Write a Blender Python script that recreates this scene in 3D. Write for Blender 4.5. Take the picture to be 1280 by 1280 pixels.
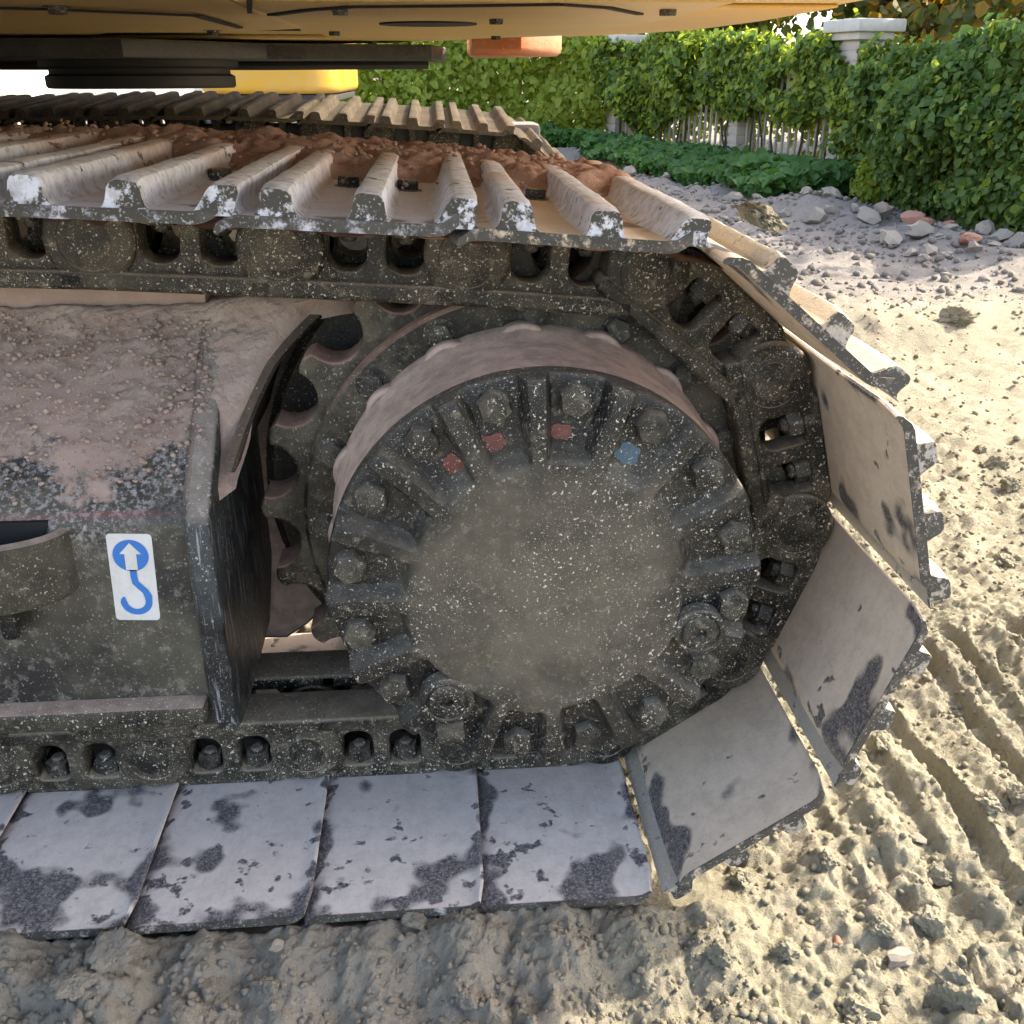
import bpy, bmesh, math, random
import numpy as np
from mathutils import Vector, Matrix, noise as mnoise

random.seed(7)
rng = np.random.default_rng(11)
R = math.radians
for o in list(bpy.data.objects):
    bpy.data.objects.remove(o)
scene = bpy.context.scene
COL = scene.collection

# ------------------------------------------------------------------ camera
CAM = Vector((0.5564, -0.9118, 0.9437))
PITCH, YAW, ROLL = 0.4193, 0.0748, -0.0022
cp, sp, cy, sy = math.cos(PITCH), math.sin(PITCH), math.cos(YAW), math.sin(YAW)
F = Vector((sy * cp, cy * cp, -sp)); Rt0 = Vector((cy, -sy, 0)); Up0 = Rt0.cross(F)
c_, s_ = math.cos(ROLL), math.sin(ROLL)
Rt = c_ * Rt0 + s_ * Up0; Up = -s_ * Rt0 + c_ * Up0
cd = bpy.data.cameras.new('camera')
cd.sensor_width = 36; cd.lens = 1222.75 / 1280 * 36; cd.clip_start = 0.02; cd.clip_end = 500
cam = bpy.data.objects.new('camera', cd); COL.objects.link(cam)
M = Matrix((Rt, Up, -F)).transposed().to_4x4(); M.translation = CAM
cam.matrix_world = M
scene.camera = cam

# ------------------------------------------------------------------ world, sun, exposure
SUN_AZ, SUN_EL = R(72), R(41)
world = bpy.data.worlds.new('World'); scene.world = world; world.use_nodes = True
wn = world.node_tree.nodes; wl = world.node_tree.links
bg = wn['Background']; sky = wn.new('ShaderNodeTexSky')
sky.sky_type = 'NISHITA'; sky.sun_disc = False
sky.sun_elevation = SUN_EL; sky.sun_rotation = SUN_AZ; sky.dust_density = 3.0; sky.air_density = 0.8
wl.new(sky.outputs[0], bg.inputs[0]); bg.inputs[1].default_value = 0.15
sd = bpy.data.lights.new('sun', 'SUN'); sd.energy = 2.0; sd.angle = R(0.5); sd.color = (1.0, 0.95, 0.86)
sun = bpy.data.objects.new('sun', sd); COL.objects.link(sun)
tosun = Vector((math.sin(SUN_AZ) * math.cos(SUN_EL), math.cos(SUN_AZ) * math.cos(SUN_EL), math.sin(SUN_EL)))
sun.rotation_euler = tosun.to_track_quat('Z', 'Y').to_euler(); sun.location = (6, 4, 8)
vs = scene.view_settings
vs.view_transform = 'Standard'; vs.look = 'None'; vs.exposure = 2.42; vs.gamma = 1.0; vs.use_curve_mapping = False
vs.use_white_balance = True; vs.white_balance_temperature = 7700; vs.white_balance_tint = 10
scene.cycles.use_denoising = True
scene.cycles.max_bounces = 8; scene.cycles.diffuse_bounces = 5

# ------------------------------------------------------------------ node helpers
class NT:
    def __init__(self, name):
        self.m = bpy.data.materials.new(name); self.m.use_nodes = True
        self.t = self.m.node_tree; self.b = self.t.nodes['Principled BSDF']
        self.out = self.t.nodes['Material Output']
        self._c = None
    def n(self, typ, **kw):
        x = self.t.nodes.new(typ)
        for k, v in kw.items(): setattr(x, k, v)
        return x
    def l(self, a, b): self.t.links.new(a, b)
    def setin(self, sock, v):
        if hasattr(v, 'is_output') or isinstance(v, bpy.types.NodeSocket): self.l(v, sock)
        else: sock.default_value = v
    def coord(self):
        if self._c is None:
            tc = self.n('ShaderNodeTexCoord'); oi = self.n('ShaderNodeObjectInfo')
            mu = self.n('ShaderNodeMath', operation='MULTIPLY'); self.l(oi.outputs['Random'], mu.inputs[0]); mu.inputs[1].default_value = 53.0
            add = self.n('ShaderNodeVectorMath', operation='ADD'); self.l(tc.outputs['Object'], add.inputs[0]); self.l(mu.outputs[0], add.inputs[1])
            self._c = add.outputs[0]; self.objc = tc.outputs['Object']
        return self._c
    def noise(self, scale, detail=4, rough=0.55, vec=None, dist=0.0):
        x = self.n('ShaderNodeTexNoise'); self.l(vec or self.coord(), x.inputs['Vector'])
        x.inputs['Scale'].default_value = scale; x.inputs['Detail'].default_value = detail
        x.inputs['Roughness'].default_value = rough; x.inputs['Distortion'].default_value = dist
        return x.outputs['Fac']
    def voro(self, scale, vec=None, feature='F1'):
        x = self.n('ShaderNodeTexVoronoi', feature=feature); self.l(vec or self.coord(), x.inputs['Vector'])
        x.inputs['Scale'].default_value = scale
        return x
    def step(self, fac, a, b):
        x = self.n('ShaderNodeMapRange', interpolation_type='SMOOTHSTEP'); self.setin(x.inputs[0], fac)
        x.inputs[1].default_value = a; x.inputs[2].default_value = b
        return x.outputs[0]
    def math(self, op, a, b=0.0):
        x = self.n('ShaderNodeMath', operation=op); self.setin(x.inputs[0], a); self.setin(x.inputs[1], b)
        x.use_clamp = False
        return x.outputs[0]
    def mix(self, fac, a, b):
        x = self.n('ShaderNodeMix', data_type='RGBA')
        self.setin(x.inputs[0], fac)
        for s, v in ((x.inputs[6], a), (x.inputs[7], b)):
            if isinstance(v, tuple): s.default_value = (*v, 1)
            else: self.l(v, s)
        return x.outputs[2]
    def up(self):
        g = self.n('ShaderNodeNewGeometry'); s = self.n('ShaderNodeSeparateXYZ'); self.l(g.outputs['Normal'], s.inputs[0])
        return s.outputs[2]
    def sep(self, vec):
        s = self.n('ShaderNodeSeparateXYZ'); self.l(vec, s.inputs[0]); return s.outputs
    def pos(self):
        return self.n('ShaderNodeNewGeometry').outputs['Position']
    def island(self):
        return self.n('ShaderNodeNewGeometry').outputs['Random Per Island']
    def bump(self, h, strength=0.3, dist=0.003, prev=None):
        x = self.n('ShaderNodeBump'); self.l(h, x.inputs['Height']); x.inputs['Strength'].default_value = strength; x.inputs['Distance'].default_value = dist
        if prev is not None: self.l(prev, x.inputs['Normal'])
        return x.outputs[0]
    def done(self, col=None, rough=None, metal=None, normal=None, spec=None):
        for k, v in (('Base Color', col), ('Roughness', rough), ('Metallic', metal), ('Normal', normal), ('Specular IOR Level', spec)):
            if v is None: continue
            if isinstance(v, tuple): v = (*v, 1)
            self.setin(self.b.inputs[k], v)
        return self.m

def specks(t, scale, size, keep):
    n = t.noise(scale * 1.15, 1.5, .55)
    lo = .735 - .16 * keep - .06 * size
    return t.step(n, lo, lo + .035)

def grimy(name, base=(.008, .0085, .0105), film=(.13, .12, .095), film_amt=.6, speck=.5, dust=(.36, .28, .235), dust_amt=.8, up0=.25, up1=.85, rough=.34, streak=False, film_scale=5.0, disc=None):
    t = NT(name); c = t.coord()
    f1 = t.step(t.noise(film_scale, 7, .68), .38, .66)
    f1 = t.math('MULTIPLY', f1, film_amt)
    if disc:                                   # road film wiped over the flat middle of the cover
        px, py, pz = t.sep(t.pos())
        dx = t.math('SUBTRACT', px, disc[0]); dz = t.math('SUBTRACT', pz, disc[1])
        rr_ = t.math('SQRT', t.math('ADD', t.math('MULTIPLY', dx, dx), t.math('MULTIPLY', dz, dz)))
        rr_ = t.math('ADD', rr_, t.math('MULTIPLY', t.math('SUBTRACT', t.noise(11, 6, .7), .5), .17))
        mid = t.math('SUBTRACT', 1.0, t.step(rr_, .12, .215))
        wipe = t.step(t.noise(9, 7, .72), .30, .62)
        f1 = t.math('MAXIMUM', t.math('MULTIPLY', f1, .42), t.math('MULTIPLY', mid, t.math('ADD', .35, t.math('MULTIPLY', wipe, .55))))
    col = t.mix(f1, base, film)
    f2 = t.math('MULTIPLY', t.step(t.noise(70, 6, .75), .54, .66), .5 * (.3 + speck))
    col = t.mix(f2, col, tuple(min(1, x * 1.5 + .03) for x in film))
    u = t.step(t.up(), up0, up1)
    d = t.math('MULTIPLY', u, t.step(t.noise(14, 6, .7), .12, .42)); d = t.math('MULTIPLY', d, dust_amt)
    dcol = t.mix(t.step(t.noise(40, 6, .7), .3, .7), tuple(x * .72 for x in dust), tuple(x * 1.18 for x in dust))
    col = t.mix(d, col, dcol)
    dens = t.step(t.noise(7, 6, .7), .36, .60)
    s1 = t.math('MULTIPLY', specks(t, 230, .42, .38), t.math('MULTIPLY', t.math('ADD', dens, .12), speck * 1.5))
    col = t.mix(t.math('MINIMUM', s1, .9), col, (.70, .65, .55))
    s2 = t.math('MULTIPLY', specks(t, 560, .5, .42), t.math('MULTIPLY', t.math('ADD', dens, .15), speck))
    col = t.mix(t.math('MINIMUM', s2, .85), col, (.48, .45, .38))
    if streak:
        mp = t.n('ShaderNodeMapping'); t.l(c, mp.inputs[0]); mp.inputs['Scale'].default_value = (160, 160, 14)
        sk = t.step(t.noise(1, 3, .6, mp.outputs[0]), .56, .68)
        col = t.mix(t.math('MULTIPLY', sk, .6), col, (.42, .43, .45))
    rr = t.math('ADD', t.math('MULTIPLY', t.math('ADD', f1, d), .42), rough)
    nb = t.bump(t.noise(60, 6, .72), .4, .004)
    nb = t.bump(t.math('ADD', s1, s2), .6, .0015, nb)
    return t.done(col, rr, None, nb, .35)

M_black = grimy('black_paint', film=(.14, .13, .09), film_amt=.5)
M_cover = grimy('cover_paint', film=(.135, .118, .088), film_amt=.5, speck=.62, dust=(.30, .27, .22), dust_amt=.3, disc=(.67, .40))
M_drum = grimy('drum_paint', film=(.30, .21, .165), film_amt=.7, speck=.25, dust=(.58, .43, .36), dust_amt=1.0, up0=-.45, up1=.45, rough=.5)
M_link = grimy('link_steel', base=(.011, .0105, .009), film=(.16, .135, .095), film_amt=.42, speck=.85, dust=(.32, .26, .19), dust_amt=.75, film_scale=14)
M_linkdark = grimy('link_oily', base=(.012, .011, .0095), film=(.07, .055, .04), film_amt=.6, speck=.35, dust=(.24, .17, .12), dust_amt=.55)
M_sprocket = grimy('sprocket_steel', base=(.014, .013, .010), film=(.17, .145, .10), film_amt=.7, speck=.3, dust=(.45, .27, .20), dust_amt=.9, up0=.2, film_scale=12)
M_endplate = grimy('streaked_plate', film=(.10, .115, .115), film_amt=.4, speck=.35, streak=True, dust=(.38, .32, .27))
M_bolt = grimy('bolt_steel', base=(.012, .012, .012), film=(.15, .135, .105), film_amt=.5, speck=.7, dust=(.30, .26, .21), dust_amt=.5, film_scale=24)
M_darkplate = grimy('dark_plate', base=(.03, .03, .03), film=(.09, .085, .08), film_amt=.6, speck=.1, dust_amt=.4)

def frame_mat():
    t = NT('frame_paint'); t.coord()
    px, py, pz = t.sep(t.pos())
    col = t.mix(t.math('MULTIPLY', t.step(t.noise(4, 4, .6), .35, .65), .8), (.013, .013, .016), (.13, .12, .085))
    rub = t.step(t.noise(60, 5, .75), .52, .68)
    col = t.mix(t.math('MULTIPLY', rub, .45), col, (.27, .25, .21))
    # dust drifting down over the sloped top
    edge = t.math('ADD', pz, t.math('MULTIPLY', t.math('SUBTRACT', t.noise(7, 6, .7), .5), .30))
    d = t.step(edge, .515, .545)
    dcol = t.mix(t.noise(25, 5, .65), (.36, .245, .20), (.52, .39, .33))
    fine = t.math('MULTIPLY', t.step(t.noise(150, 4, .7), .46, .62), t.math('MULTIPLY', t.step(edge, .40, .5), .75))
    col = t.mix(fine, col, (.42, .39, .40))
    col = t.mix(d, col, dcol)
    # red reflection on the bend, painted into the colour
    wob = t.math('ADD', pz, t.math('MULTIPLY', t.noise(20, 3), .006))
    band = t.math('MULTIPLY', t.step(wob, .470, .4725), t.math('SUBTRACT', 1.0, t.step(wob, .478, .4805)))
    band = t.math('MULTIPLY', band, t.step(t.noise(14, 6, .8), .3, .6))
    col = t.mix(t.math('MULTIPLY', band, .45), col, (.22, .07, .06))
    s1 = specks(t, 300, .4, .3); col = t.mix(t.math('MULTIPLY', s1, .5), col, (.5, .46, .38))
    nb = t.bump(t.noise(120, 5, .7), .4, .004)
    return t.done(col, t.math('ADD', .45, t.math('MULTIPLY', d, .45)), None, nb)
M_frame = frame_mat()

def shoe_mat(name, pale=(.60, .55, .515), pink=(.50, .38, .325), dark=(.06, .06, .072), spots=.592, pinkness=.5):
    t = NT(name); t.coord()
    ox, oy, oz = t.sep(t.objc)
    lo = t.step(t.math('ADD', t.noise(3.5, 3, .5), t.math('MULTIPLY', oy, .9)), .55, .95)
    col = t.mix(t.math('MULTIPLY', lo, pinkness), pale, pink)
    col = t.mix(t.step(t.noise(40, 5, .7), .35, .75), col, tuple(x * .80 for x in pale))
    bl = t.math('MAXIMUM', t.noise(11, 2.5, .5), t.math('SUBTRACT', t.noise(34, 3, .55), .045))
    # scuffs gather near the free edge of the shoe
    ed = t.math('MULTIPLY', t.math('SUBTRACT', 1.0, t.step(oy, .02, .20)), .07)
    side = t.math('MULTIPLY', t.step(t.math('ABSOLUTE', t.math('ADD', ox, .035)), .07, .12), .12)
    m = t.step(t.math('ADD', t.math('ADD', bl, ed), side), spots, spots + .075)
    fz = t.step(t.noise(230, 4, .75), .36, .58)
    col = t.mix(t.math('MULTIPLY', m, t.math('ADD', .66, t.math('MULTIPLY', fz, .34))), col, dark)
    g = t.math('MULTIPLY', t.step(t.noise(220, 4, .75), .56, .68), .5)
    col = t.mix(g, col, tuple(x * .55 for x in pale))
    endf = t.math('MULTIPLY', t.math('SUBTRACT', 1.0, t.step(oy, .0008, .003)), t.step(t.noise(70, 5, .7), .30, .48))
    col = t.mix(endf, col, (.055, .052, .045))
    col = t.mix(t.math('MULTIPLY', specks(t, 300, .4, .5), .5), col, (.55, .52, .48))
    mp = t.n('ShaderNodeMapping'); t.l(t.coord(), mp.inputs[0]); mp.inputs['Scale'].default_value = (30, 6, 30)
    col = t.mix(t.math('MULTIPLY', t.step(t.noise(1, 6, .7, mp.outputs[0]), .5, .72), .22), col, tuple(x * .5 for x in pale))
    nb = t.bump(t.noise(90, 6, .7), .3, .003)
    nb = t.bump(t.math('SUBTRACT', 1.0, m), .4, .002, nb)
    return t.done(col, t.math('SUBTRACT', .85, t.math('MULTIPLY', m, .4)), None, nb)
M_shoe = shoe_mat('dusty_shoe_steel')
M_shoe_wrap = shoe_mat('dusty_shoe_steel_warm', pale=(.64, .52, .41), pink=(.54, .41, .32), spots=.66)  # same dusty steel, lightened and warmed to paint in bounce light

M_shoe_top = shoe_mat('dusty_shoe_steel_lilac', pale=(.58, .585, .68), pink=(.50, .38, .36), spots=.66)  # same steel, tinted lilac in the colour to offset yellow bounce light

def grouser_mat(name='grouser_steel', ca=(.63, .66, .75), cb=(.54, .38, .31)):
    t = NT(name); t.coord()
    ox, oy, oz = t.sep(t.objc)
    u = t.up()
    pale = t.mix(t.step(t.math('ADD', t.noise(5, 3), t.math('MULTIPLY', oy, .8)), .62, 1.0), ca, cb)
    pale = t.mix(t.step(t.noise(70, 5, .7), .4, .75), pale, (.33, .31, .32))
    end = t.math('SUBTRACT', 1.0, t.step(oy, .004, .012))
    n = t.math('ADD', t.noise(48, 5, .7), t.math('MULTIPLY', end, .17))
    m = t.step(n, .60, .68)
    col = t.mix(m, pale, (.06, .057, .05))
    col = t.mix(t.math('MULTIPLY', specks(t, 260, .45, .5), .6), col, (.52, .48, .42))
    nb = t.bump(t.noise(80, 6, .72), .5, .004)
    return t.done(col, .82, None, nb)
M_grouser = grouser_mat()
M_grouser_sand = grouser_mat('grouser_sandy', (.37, .335, .265), (.36, .30, .225))

def soil_mat(name, a, b, c, scale=1.0, bumpd=.006):
    t = NT(name); t.coord()
    col = t.mix(t.step(t.noise(9 * scale, 6, .65), .3, .7), a, b)
    col = t.mix(t.math('MULTIPLY', t.step(t.noise(120 * scale, 4, .7), .5, .7), .6), col, c)
    nb = t.bump(t.noise(140 * scale, 6, .75), .7, bumpd)
    return t.done(col, .95, None, nb, .2)
M_redsoil = soil_mat('red_brown_soil', (.27, .145, .105), (.40, .255, .195), (.50, .37, .31))
M_slopesoil = soil_mat('pinkish_dust_soil', (.43, .30, .245), (.60, .465, .39), (.60, .51, .45), 1.5, .006)
M_mud = soil_mat('shaded_mud', (.04, .032, .023), (.085, .068, .045), (.15, .125, .09))  # far track's brown mud, with its shade darkened into the colour
M_clump = soil_mat('pale_sand_clump', (.42, .38, .25), (.50, .45, .31), (.55, .50, .38))

def ground_mat():
    t = NT('sandy_ground'); p = t.pos()
    px, py, pz = t.sep(p)
    n1 = t.noise(1.3, 5, .6, p)
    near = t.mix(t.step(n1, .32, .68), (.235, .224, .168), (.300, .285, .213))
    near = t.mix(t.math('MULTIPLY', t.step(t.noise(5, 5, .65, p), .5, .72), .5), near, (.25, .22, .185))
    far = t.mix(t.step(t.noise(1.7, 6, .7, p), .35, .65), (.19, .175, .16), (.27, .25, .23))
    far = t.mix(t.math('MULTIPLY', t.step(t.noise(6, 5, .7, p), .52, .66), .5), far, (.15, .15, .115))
    g = t.step(t.math('ADD', py, t.math('MULTIPLY', t.noise(1.2, 4, .6, p), 1.6)), 3.9, 4.9)  # far soil greyer: rubble dust, with the shade's grey painted in
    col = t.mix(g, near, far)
    left = t.math('SUBTRACT', 1.0, t.step(t.math('ADD', px, t.math('MULTIPLY', t.noise(4, 3, .5, p), .4)), .7, 1.2))  # greyer soil beside the track, its shade painted into the colour
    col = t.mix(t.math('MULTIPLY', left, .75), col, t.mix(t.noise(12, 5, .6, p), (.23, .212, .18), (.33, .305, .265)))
    col = t.mix(t.math('MULTIPLY', t.step(t.noise(90, 4, .7, p), .5, .7), .35), col, (.40, .375, .30))
    col = t.mix(t.math('MULTIPLY', t.step(t.noise(160, 4, .7, p), .55, .7), .35), col, (.15, .135, .105))
    nb = t.bump(t.noise(170, 6, .78, p), .9, .006)
    nb = t.bump(t.noise(45, 6, .75, p), .8, .010, nb)
    return t.done(col, .96, None, nb, .2)
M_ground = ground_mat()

def clod_mat(name, a, b):
    t = NT(name); t.coord()
    r = t.island()
    col = t.mix(r, a, b)
    col = t.mix(t.math('MULTIPLY', t.step(t.noise(60, 4, .7), .45, .7), .4), col, tuple(x * .7 for x in a))
    return t.done(col, .95, None, t.bump(t.noise(90, 5, .75), .6, .005), .2)
M_clod = clod_mat('sand_clod', (.36, .325, .225), (.47, .425, .30))
M_clodgrey = clod_mat('grey_clod', (.24, .22, .19), (.36, .335, .295))
M_stone = clod_mat('pale_stone', (.25, .225, .19), (.40, .36, .31))
M_brickbit = clod_mat('brick_rubble', (.42, .19, .13), (.48, .27, .20))

def yellow_mat(name, a=(.62, .36, .055), dirty=.35):
    t = NT(name); t.coord()
    col = t.mix(t.math('MULTIPLY', t.step(t.noise(3, 5, .6), .35, .7), dirty), a, (.47, .36, .19))
    mp = t.n('ShaderNodeMapping'); t.l(t.coord(), mp.inputs[0]); mp.inputs['Scale'].default_value = (2.2, 30, 30)
    col = t.mix(t.math('MULTIPLY', t.step(t.noise(1, 4, .65, mp.outputs[0]), .5, .75), .3), col, (.40, .25, .07))
    return t.done(col, .42, None, t.bump(t.noise(20, 3), .08, .003))
M_yellow = yellow_mat('yellow_paint')
M_yellow_pale = yellow_mat('yellow_paint_dusty', (.60, .42, .15), .6)
M_yellow_clean = yellow_mat('yellow_paint_clean', (.55, .31, .025), .35)
def plain(name, col, rough=.6, metal=0.0, var=.15, scale=12):
    t = NT(name); t.coord()
    c = t.mix(t.noise(scale, 4, .6), tuple(x * (1 - var) for x in col), tuple(min(1, x * (1 + var)) for x in col))
    return t.done(c, rough, metal, t.bump(t.noise(scale * 5, 4, .6), .15, .002))
M_orange = grimy('orange_primer', base=(.42, .13, .055), film=(.36, .20, .12), film_amt=.8, speck=.15, dust_amt=.2)
M_hole = plain('dark_opening', (.01, .01, .01), .8)
M_white = grimy('white_vinyl', base=(.68, .68, .68), film=(.55, .52, .47), film_amt=.6, speck=.0, dust_amt=.0, film_scale=18)
M_blue = plain('blue_print', (.02, .17, .52), .4, var=.06)
M_redmark = grimy('red_reflection_and_print', base=(.17, .04, .037), film=(.20, .10, .08), film_amt=.7, speck=.8, dust_amt=.2)  # red of the painted reflections, and of the far plate's print
M_bluemark = grimy('blue_reflection', base=(.045, .10, .15), film=(.12, .17, .20), film_amt=.6, speck=.8, dust_amt=.2)  # blue of the painted reflection in the cover pocket
M_fence = plain('fence_paint', (.36, .36, .34), .7, var=.3)
M_pillar = plain('pillar_plaster', (.45, .42, .38), .85, var=.3, scale=6)
M_cap = plain('cap_white', (.50, .50, .47), .8, var=.3, scale=9)
M_wall = plain('white_wall', (.75, .76, .72), .8, var=.05)
M_glass = plain('window_glass', (.04, .06, .08), .08)
M_bark = plain('bark', (.07, .055, .04), .9, var=.4, scale=20)
M_rubber = plain('dark_rubber', (.025, .025, .025), .7)

def leaf_mat(name, a, b, trans=.35):
    t = NT(name)
    r = t.island()
    col = t.mix(r, a, b)
    t.done(col, .5, None, None, .35)
    tr = t.n('ShaderNodeBsdfTranslucent')
    br = t.n('ShaderNodeMix', data_type='RGBA'); br.inputs[0].default_value = .5
    t.l(col, br.inputs[6]); br.inputs[7].default_value = (a[0] * 2.4, a[1] * 2.0, a[2] * .8, 1)
    t.l(br.outputs[2], tr.inputs[0])
    ms = t.n('ShaderNodeMixShader'); ms.inputs[0].default_value = trans
    t.l(t.b.outputs[0], ms.inputs[1]); t.l(tr.outputs[0], ms.inputs[2]); t.l(ms.outputs[0], t.out.inputs[0])
    return t.m
M_leaf = leaf_mat('vine_leaf', (.06, .13, .035), (.16, .27, .065), .45)
M_leaf_light = leaf_mat('sunlit_leaf', (.20, .29, .04), (.36, .46, .09), .5)  # brighter leaf copy with sunlight painted into the colour
M_leaf_cover = leaf_mat('ground_cover_leaf', (.04, .13, .03), (.09, .22, .05), .4)
M_leaf_tree = leaf_mat('tree_leaf', (.05, .08, .025), (.15, .15, .03), .4)
M_leaf_yellow = leaf_mat('autumn_leaf', (.22, .14, .02), (.34, .22, .03), .45)

# ------------------------------------------------------------------ mesh helpers
class MB:
    def __init__(self): self.v = []; self.f = []
    def add(self, verts, faces, mat=None):
        o = len(self.v)
        if mat is not None: verts = [tuple(mat @ Vector(p)) for p in verts]
        self.v += [tuple(p) for p in verts]; self.f += [tuple(i + o for i in fc) for fc in faces]
        return self
    def mesh(self, me, mat=None):
        return self.add([tuple(v.co) for v in me.vertices], [tuple(p.vertices) for p in me.polygons], mat)
    def box(self, x0, x1, y0, y1, z0, z1, bev=.003, mat=None, seg=2):
        bm = bmesh.new(); bmesh.ops.create_cube(bm, size=1)
        for v in bm.verts: v.co = Vector(((x0 + x1) / 2 + v.co.x * (x1 - x0), (y0 + y1) / 2 + v.co.y * (y1 - y0), (z0 + z1) / 2 + v.co.z * (z1 - z0)))
        if bev: bmesh.ops.bevel(bm, geom=bm.edges[:], offset=bev, segments=seg, affect='EDGES', profile=.5)
        bm.verts.index_update()
        self.add([v.co[:] for v in bm.verts], [[v.index for v in fc.verts] for fc in bm.faces], mat); bm.free()
        return self
    def lathe(self, prof, n=48, mat=None, closed=False):
        # prof: (r, y) about the Y axis
        vs_, fs = [], []
        for i in range(n):
            a = 2 * math.pi * i / n
            for r, y in prof: vs_.append((r * math.cos(a), y, r * math.sin(a)))
        k = len(prof)
        for i in range(n):
            j = (i + 1) % n
            for q in range(k - (0 if closed else 1)):
                q2 = (q + 1) % k
                fs.append((i * k + q, i * k + q2, j * k + q2, j * k + q))
        if not closed:
            if prof[0][0] > 1e-6: fs.append(tuple(i * k for i in range(n)))
            if prof[-1][0] > 1e-6: fs.append(tuple(i * k + k - 1 for i in reversed(range(n))))
        self.add(vs_, fs, mat); return self
    def prism(self, poly, y0, y1, ny=1, fn=None):
        # poly in (x,z); extruded along y; fn(x,y,z,i)->(x,y,z) warps
        k = len(poly); vs_ = []; fs = []
        for j in range(ny + 1):
            y = y0 + (y1 - y0) * j / ny
            for i, (x, z) in enumerate(poly):
                vs_.append(fn(x, y, z, i, j) if fn else (x, y, z))
        for j in range(ny):
            for i in range(k):
                i2 = (i + 1) % k
                fs.append((j * k + i, j * k + i2, (j + 1) * k + i2, (j + 1) * k + i))
        fs.append(tuple(reversed(range(k)))); fs.append(tuple(ny * k + i for i in range(k)))
        self.add(vs_, fs); return self
    def tube(self, pts, rad, n=8, caps=True):
        pts = [Vector(p) for p in pts]; vs_ = []; fs = []
        rads = rad if isinstance(rad, (list, tuple)) else [rad] * len(pts)
        for i, p in enumerate(pts):
            d = (pts[min(i + 1, len(pts) - 1)] - pts[max(i - 1, 0)]).normalized()
            a = d.orthogonal().normalized() if i == 0 else (a - d * a.dot(d)).normalized()
            b = d.cross(a)
            for k in range(n):
                t = 2 * math.pi * k / n; vs_.append(tuple(p + (a * math.cos(t) + b * math.sin(t)) * rads[i]))
        for i in range(len(pts) - 1):
            for k in range(n):
                k2 = (k + 1) % n; fs.append((i * n + k, i * n + k2, (i + 1) * n + k2, (i + 1) * n + k))
        if caps:
            fs.append(tuple(reversed(range(n)))); fs.append(tuple((len(pts) - 1) * n + k for k in range(n)))
        self.add(vs_, fs); return self
    def data(self, name, mat, smooth=35, fix=True):
        me = bpy.data.meshes.new(name); me.from_pydata(self.v, [], self.f); me.update()
        if fix:
            bm = bmesh.new(); bm.from_mesh(me); bmesh.ops.recalc_face_normals(bm, faces=bm.faces[:]); bm.to_mesh(me); bm.free()
        me.materials.append(mat)
        if smooth is not None:
            me.polygons.foreach_set('use_smooth', [True] * len(me.polygons))
            if smooth < 179: me.set_sharp_from_angle(angle=R(smooth))
        return me
    def build(self, name, mat, parent=None, smooth=35, fix=True):
        return obj(name, self.data(name, mat, smooth, fix), parent)

def obj(name, me, parent=None, mw=None):
    o = bpy.data.objects.new(name, me); COL.objects.link(o)
    if parent: o.parent = parent
    if mw is not None: o.matrix_local = mw
    return o
def empty(name, loc=(0, 0, 0)):
    o = bpy.data.objects.new(name, None); o.empty_display_size = .1; COL.objects.link(o); o.location = loc
    return o
def tag(o, label=None, cat=None, group=None, kind=None):
    if label: o['label'] = label
    if cat: o['category'] = cat
    if group: o['group'] = group
    if kind: o['kind'] = kind
    return o

def plate(splines, y0, y1, bevel=.003, res=2):
    """2D outlines with holes (x,z) -> bevelled plate between y0 and y1, as mesh data"""
    cu = bpy.data.curves.new('tmp', 'CURVE'); cu.dimensions = '2D'; cu.fill_mode = 'BOTH'
    for s in splines:
        sp_ = cu.splines.new('POLY'); sp_.points.add(len(s) - 1); sp_.use_cyclic_u = True
        for p, (x, z) in zip(sp_.points, s): p.co = (x, z, 0, 1)
    cu.extrude = max(1e-5, (y1 - y0) / 2 - bevel); cu.bevel_depth = bevel; cu.bevel_resolution = res; cu.offset = -bevel
    ob = bpy.data.objects.new('tmp', cu); me = bpy.data.meshes.new_from_object(ob)
    bpy.data.objects.remove(ob); bpy.data.curves.remove(cu)
    ym = (y0 + y1) / 2
    for v in me.vertices: v.co = Vector((v.co.x, ym - v.co.z, v.co.y))
    return me
def circ(cx, cz, r, n=24, a0=0, a1=2 * math.pi, end=False):
    return [(cx + r * math.cos(a0 + (a1 - a0) * i / (n if not end else n - 1)), cz + r * math.sin(a0 + (a1 - a0) * i / (n if not end else n - 1))) for i in range(n)]
def rrect(x0, x1, z0, z1, r, n=5, rs=None):
    rs = rs or [r] * 4; out = []
    for (cx, cz, a, rr) in ((x1, z1, 0, rs[0]), (x0, z1, 90, rs[1]), (x0, z0, 180, rs[2]), (x1, z0, 270, rs[3])):
        sx = -1 if cx == x1 else 1; sz = -1 if cz == z1 else 1
        for i in range(n):
            t = R(a + 90 * i / (n - 1)); out.append((cx + sx * rr + rr * math.cos(t), cz + sz * rr + rr * math.sin(t)))
    return out

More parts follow.
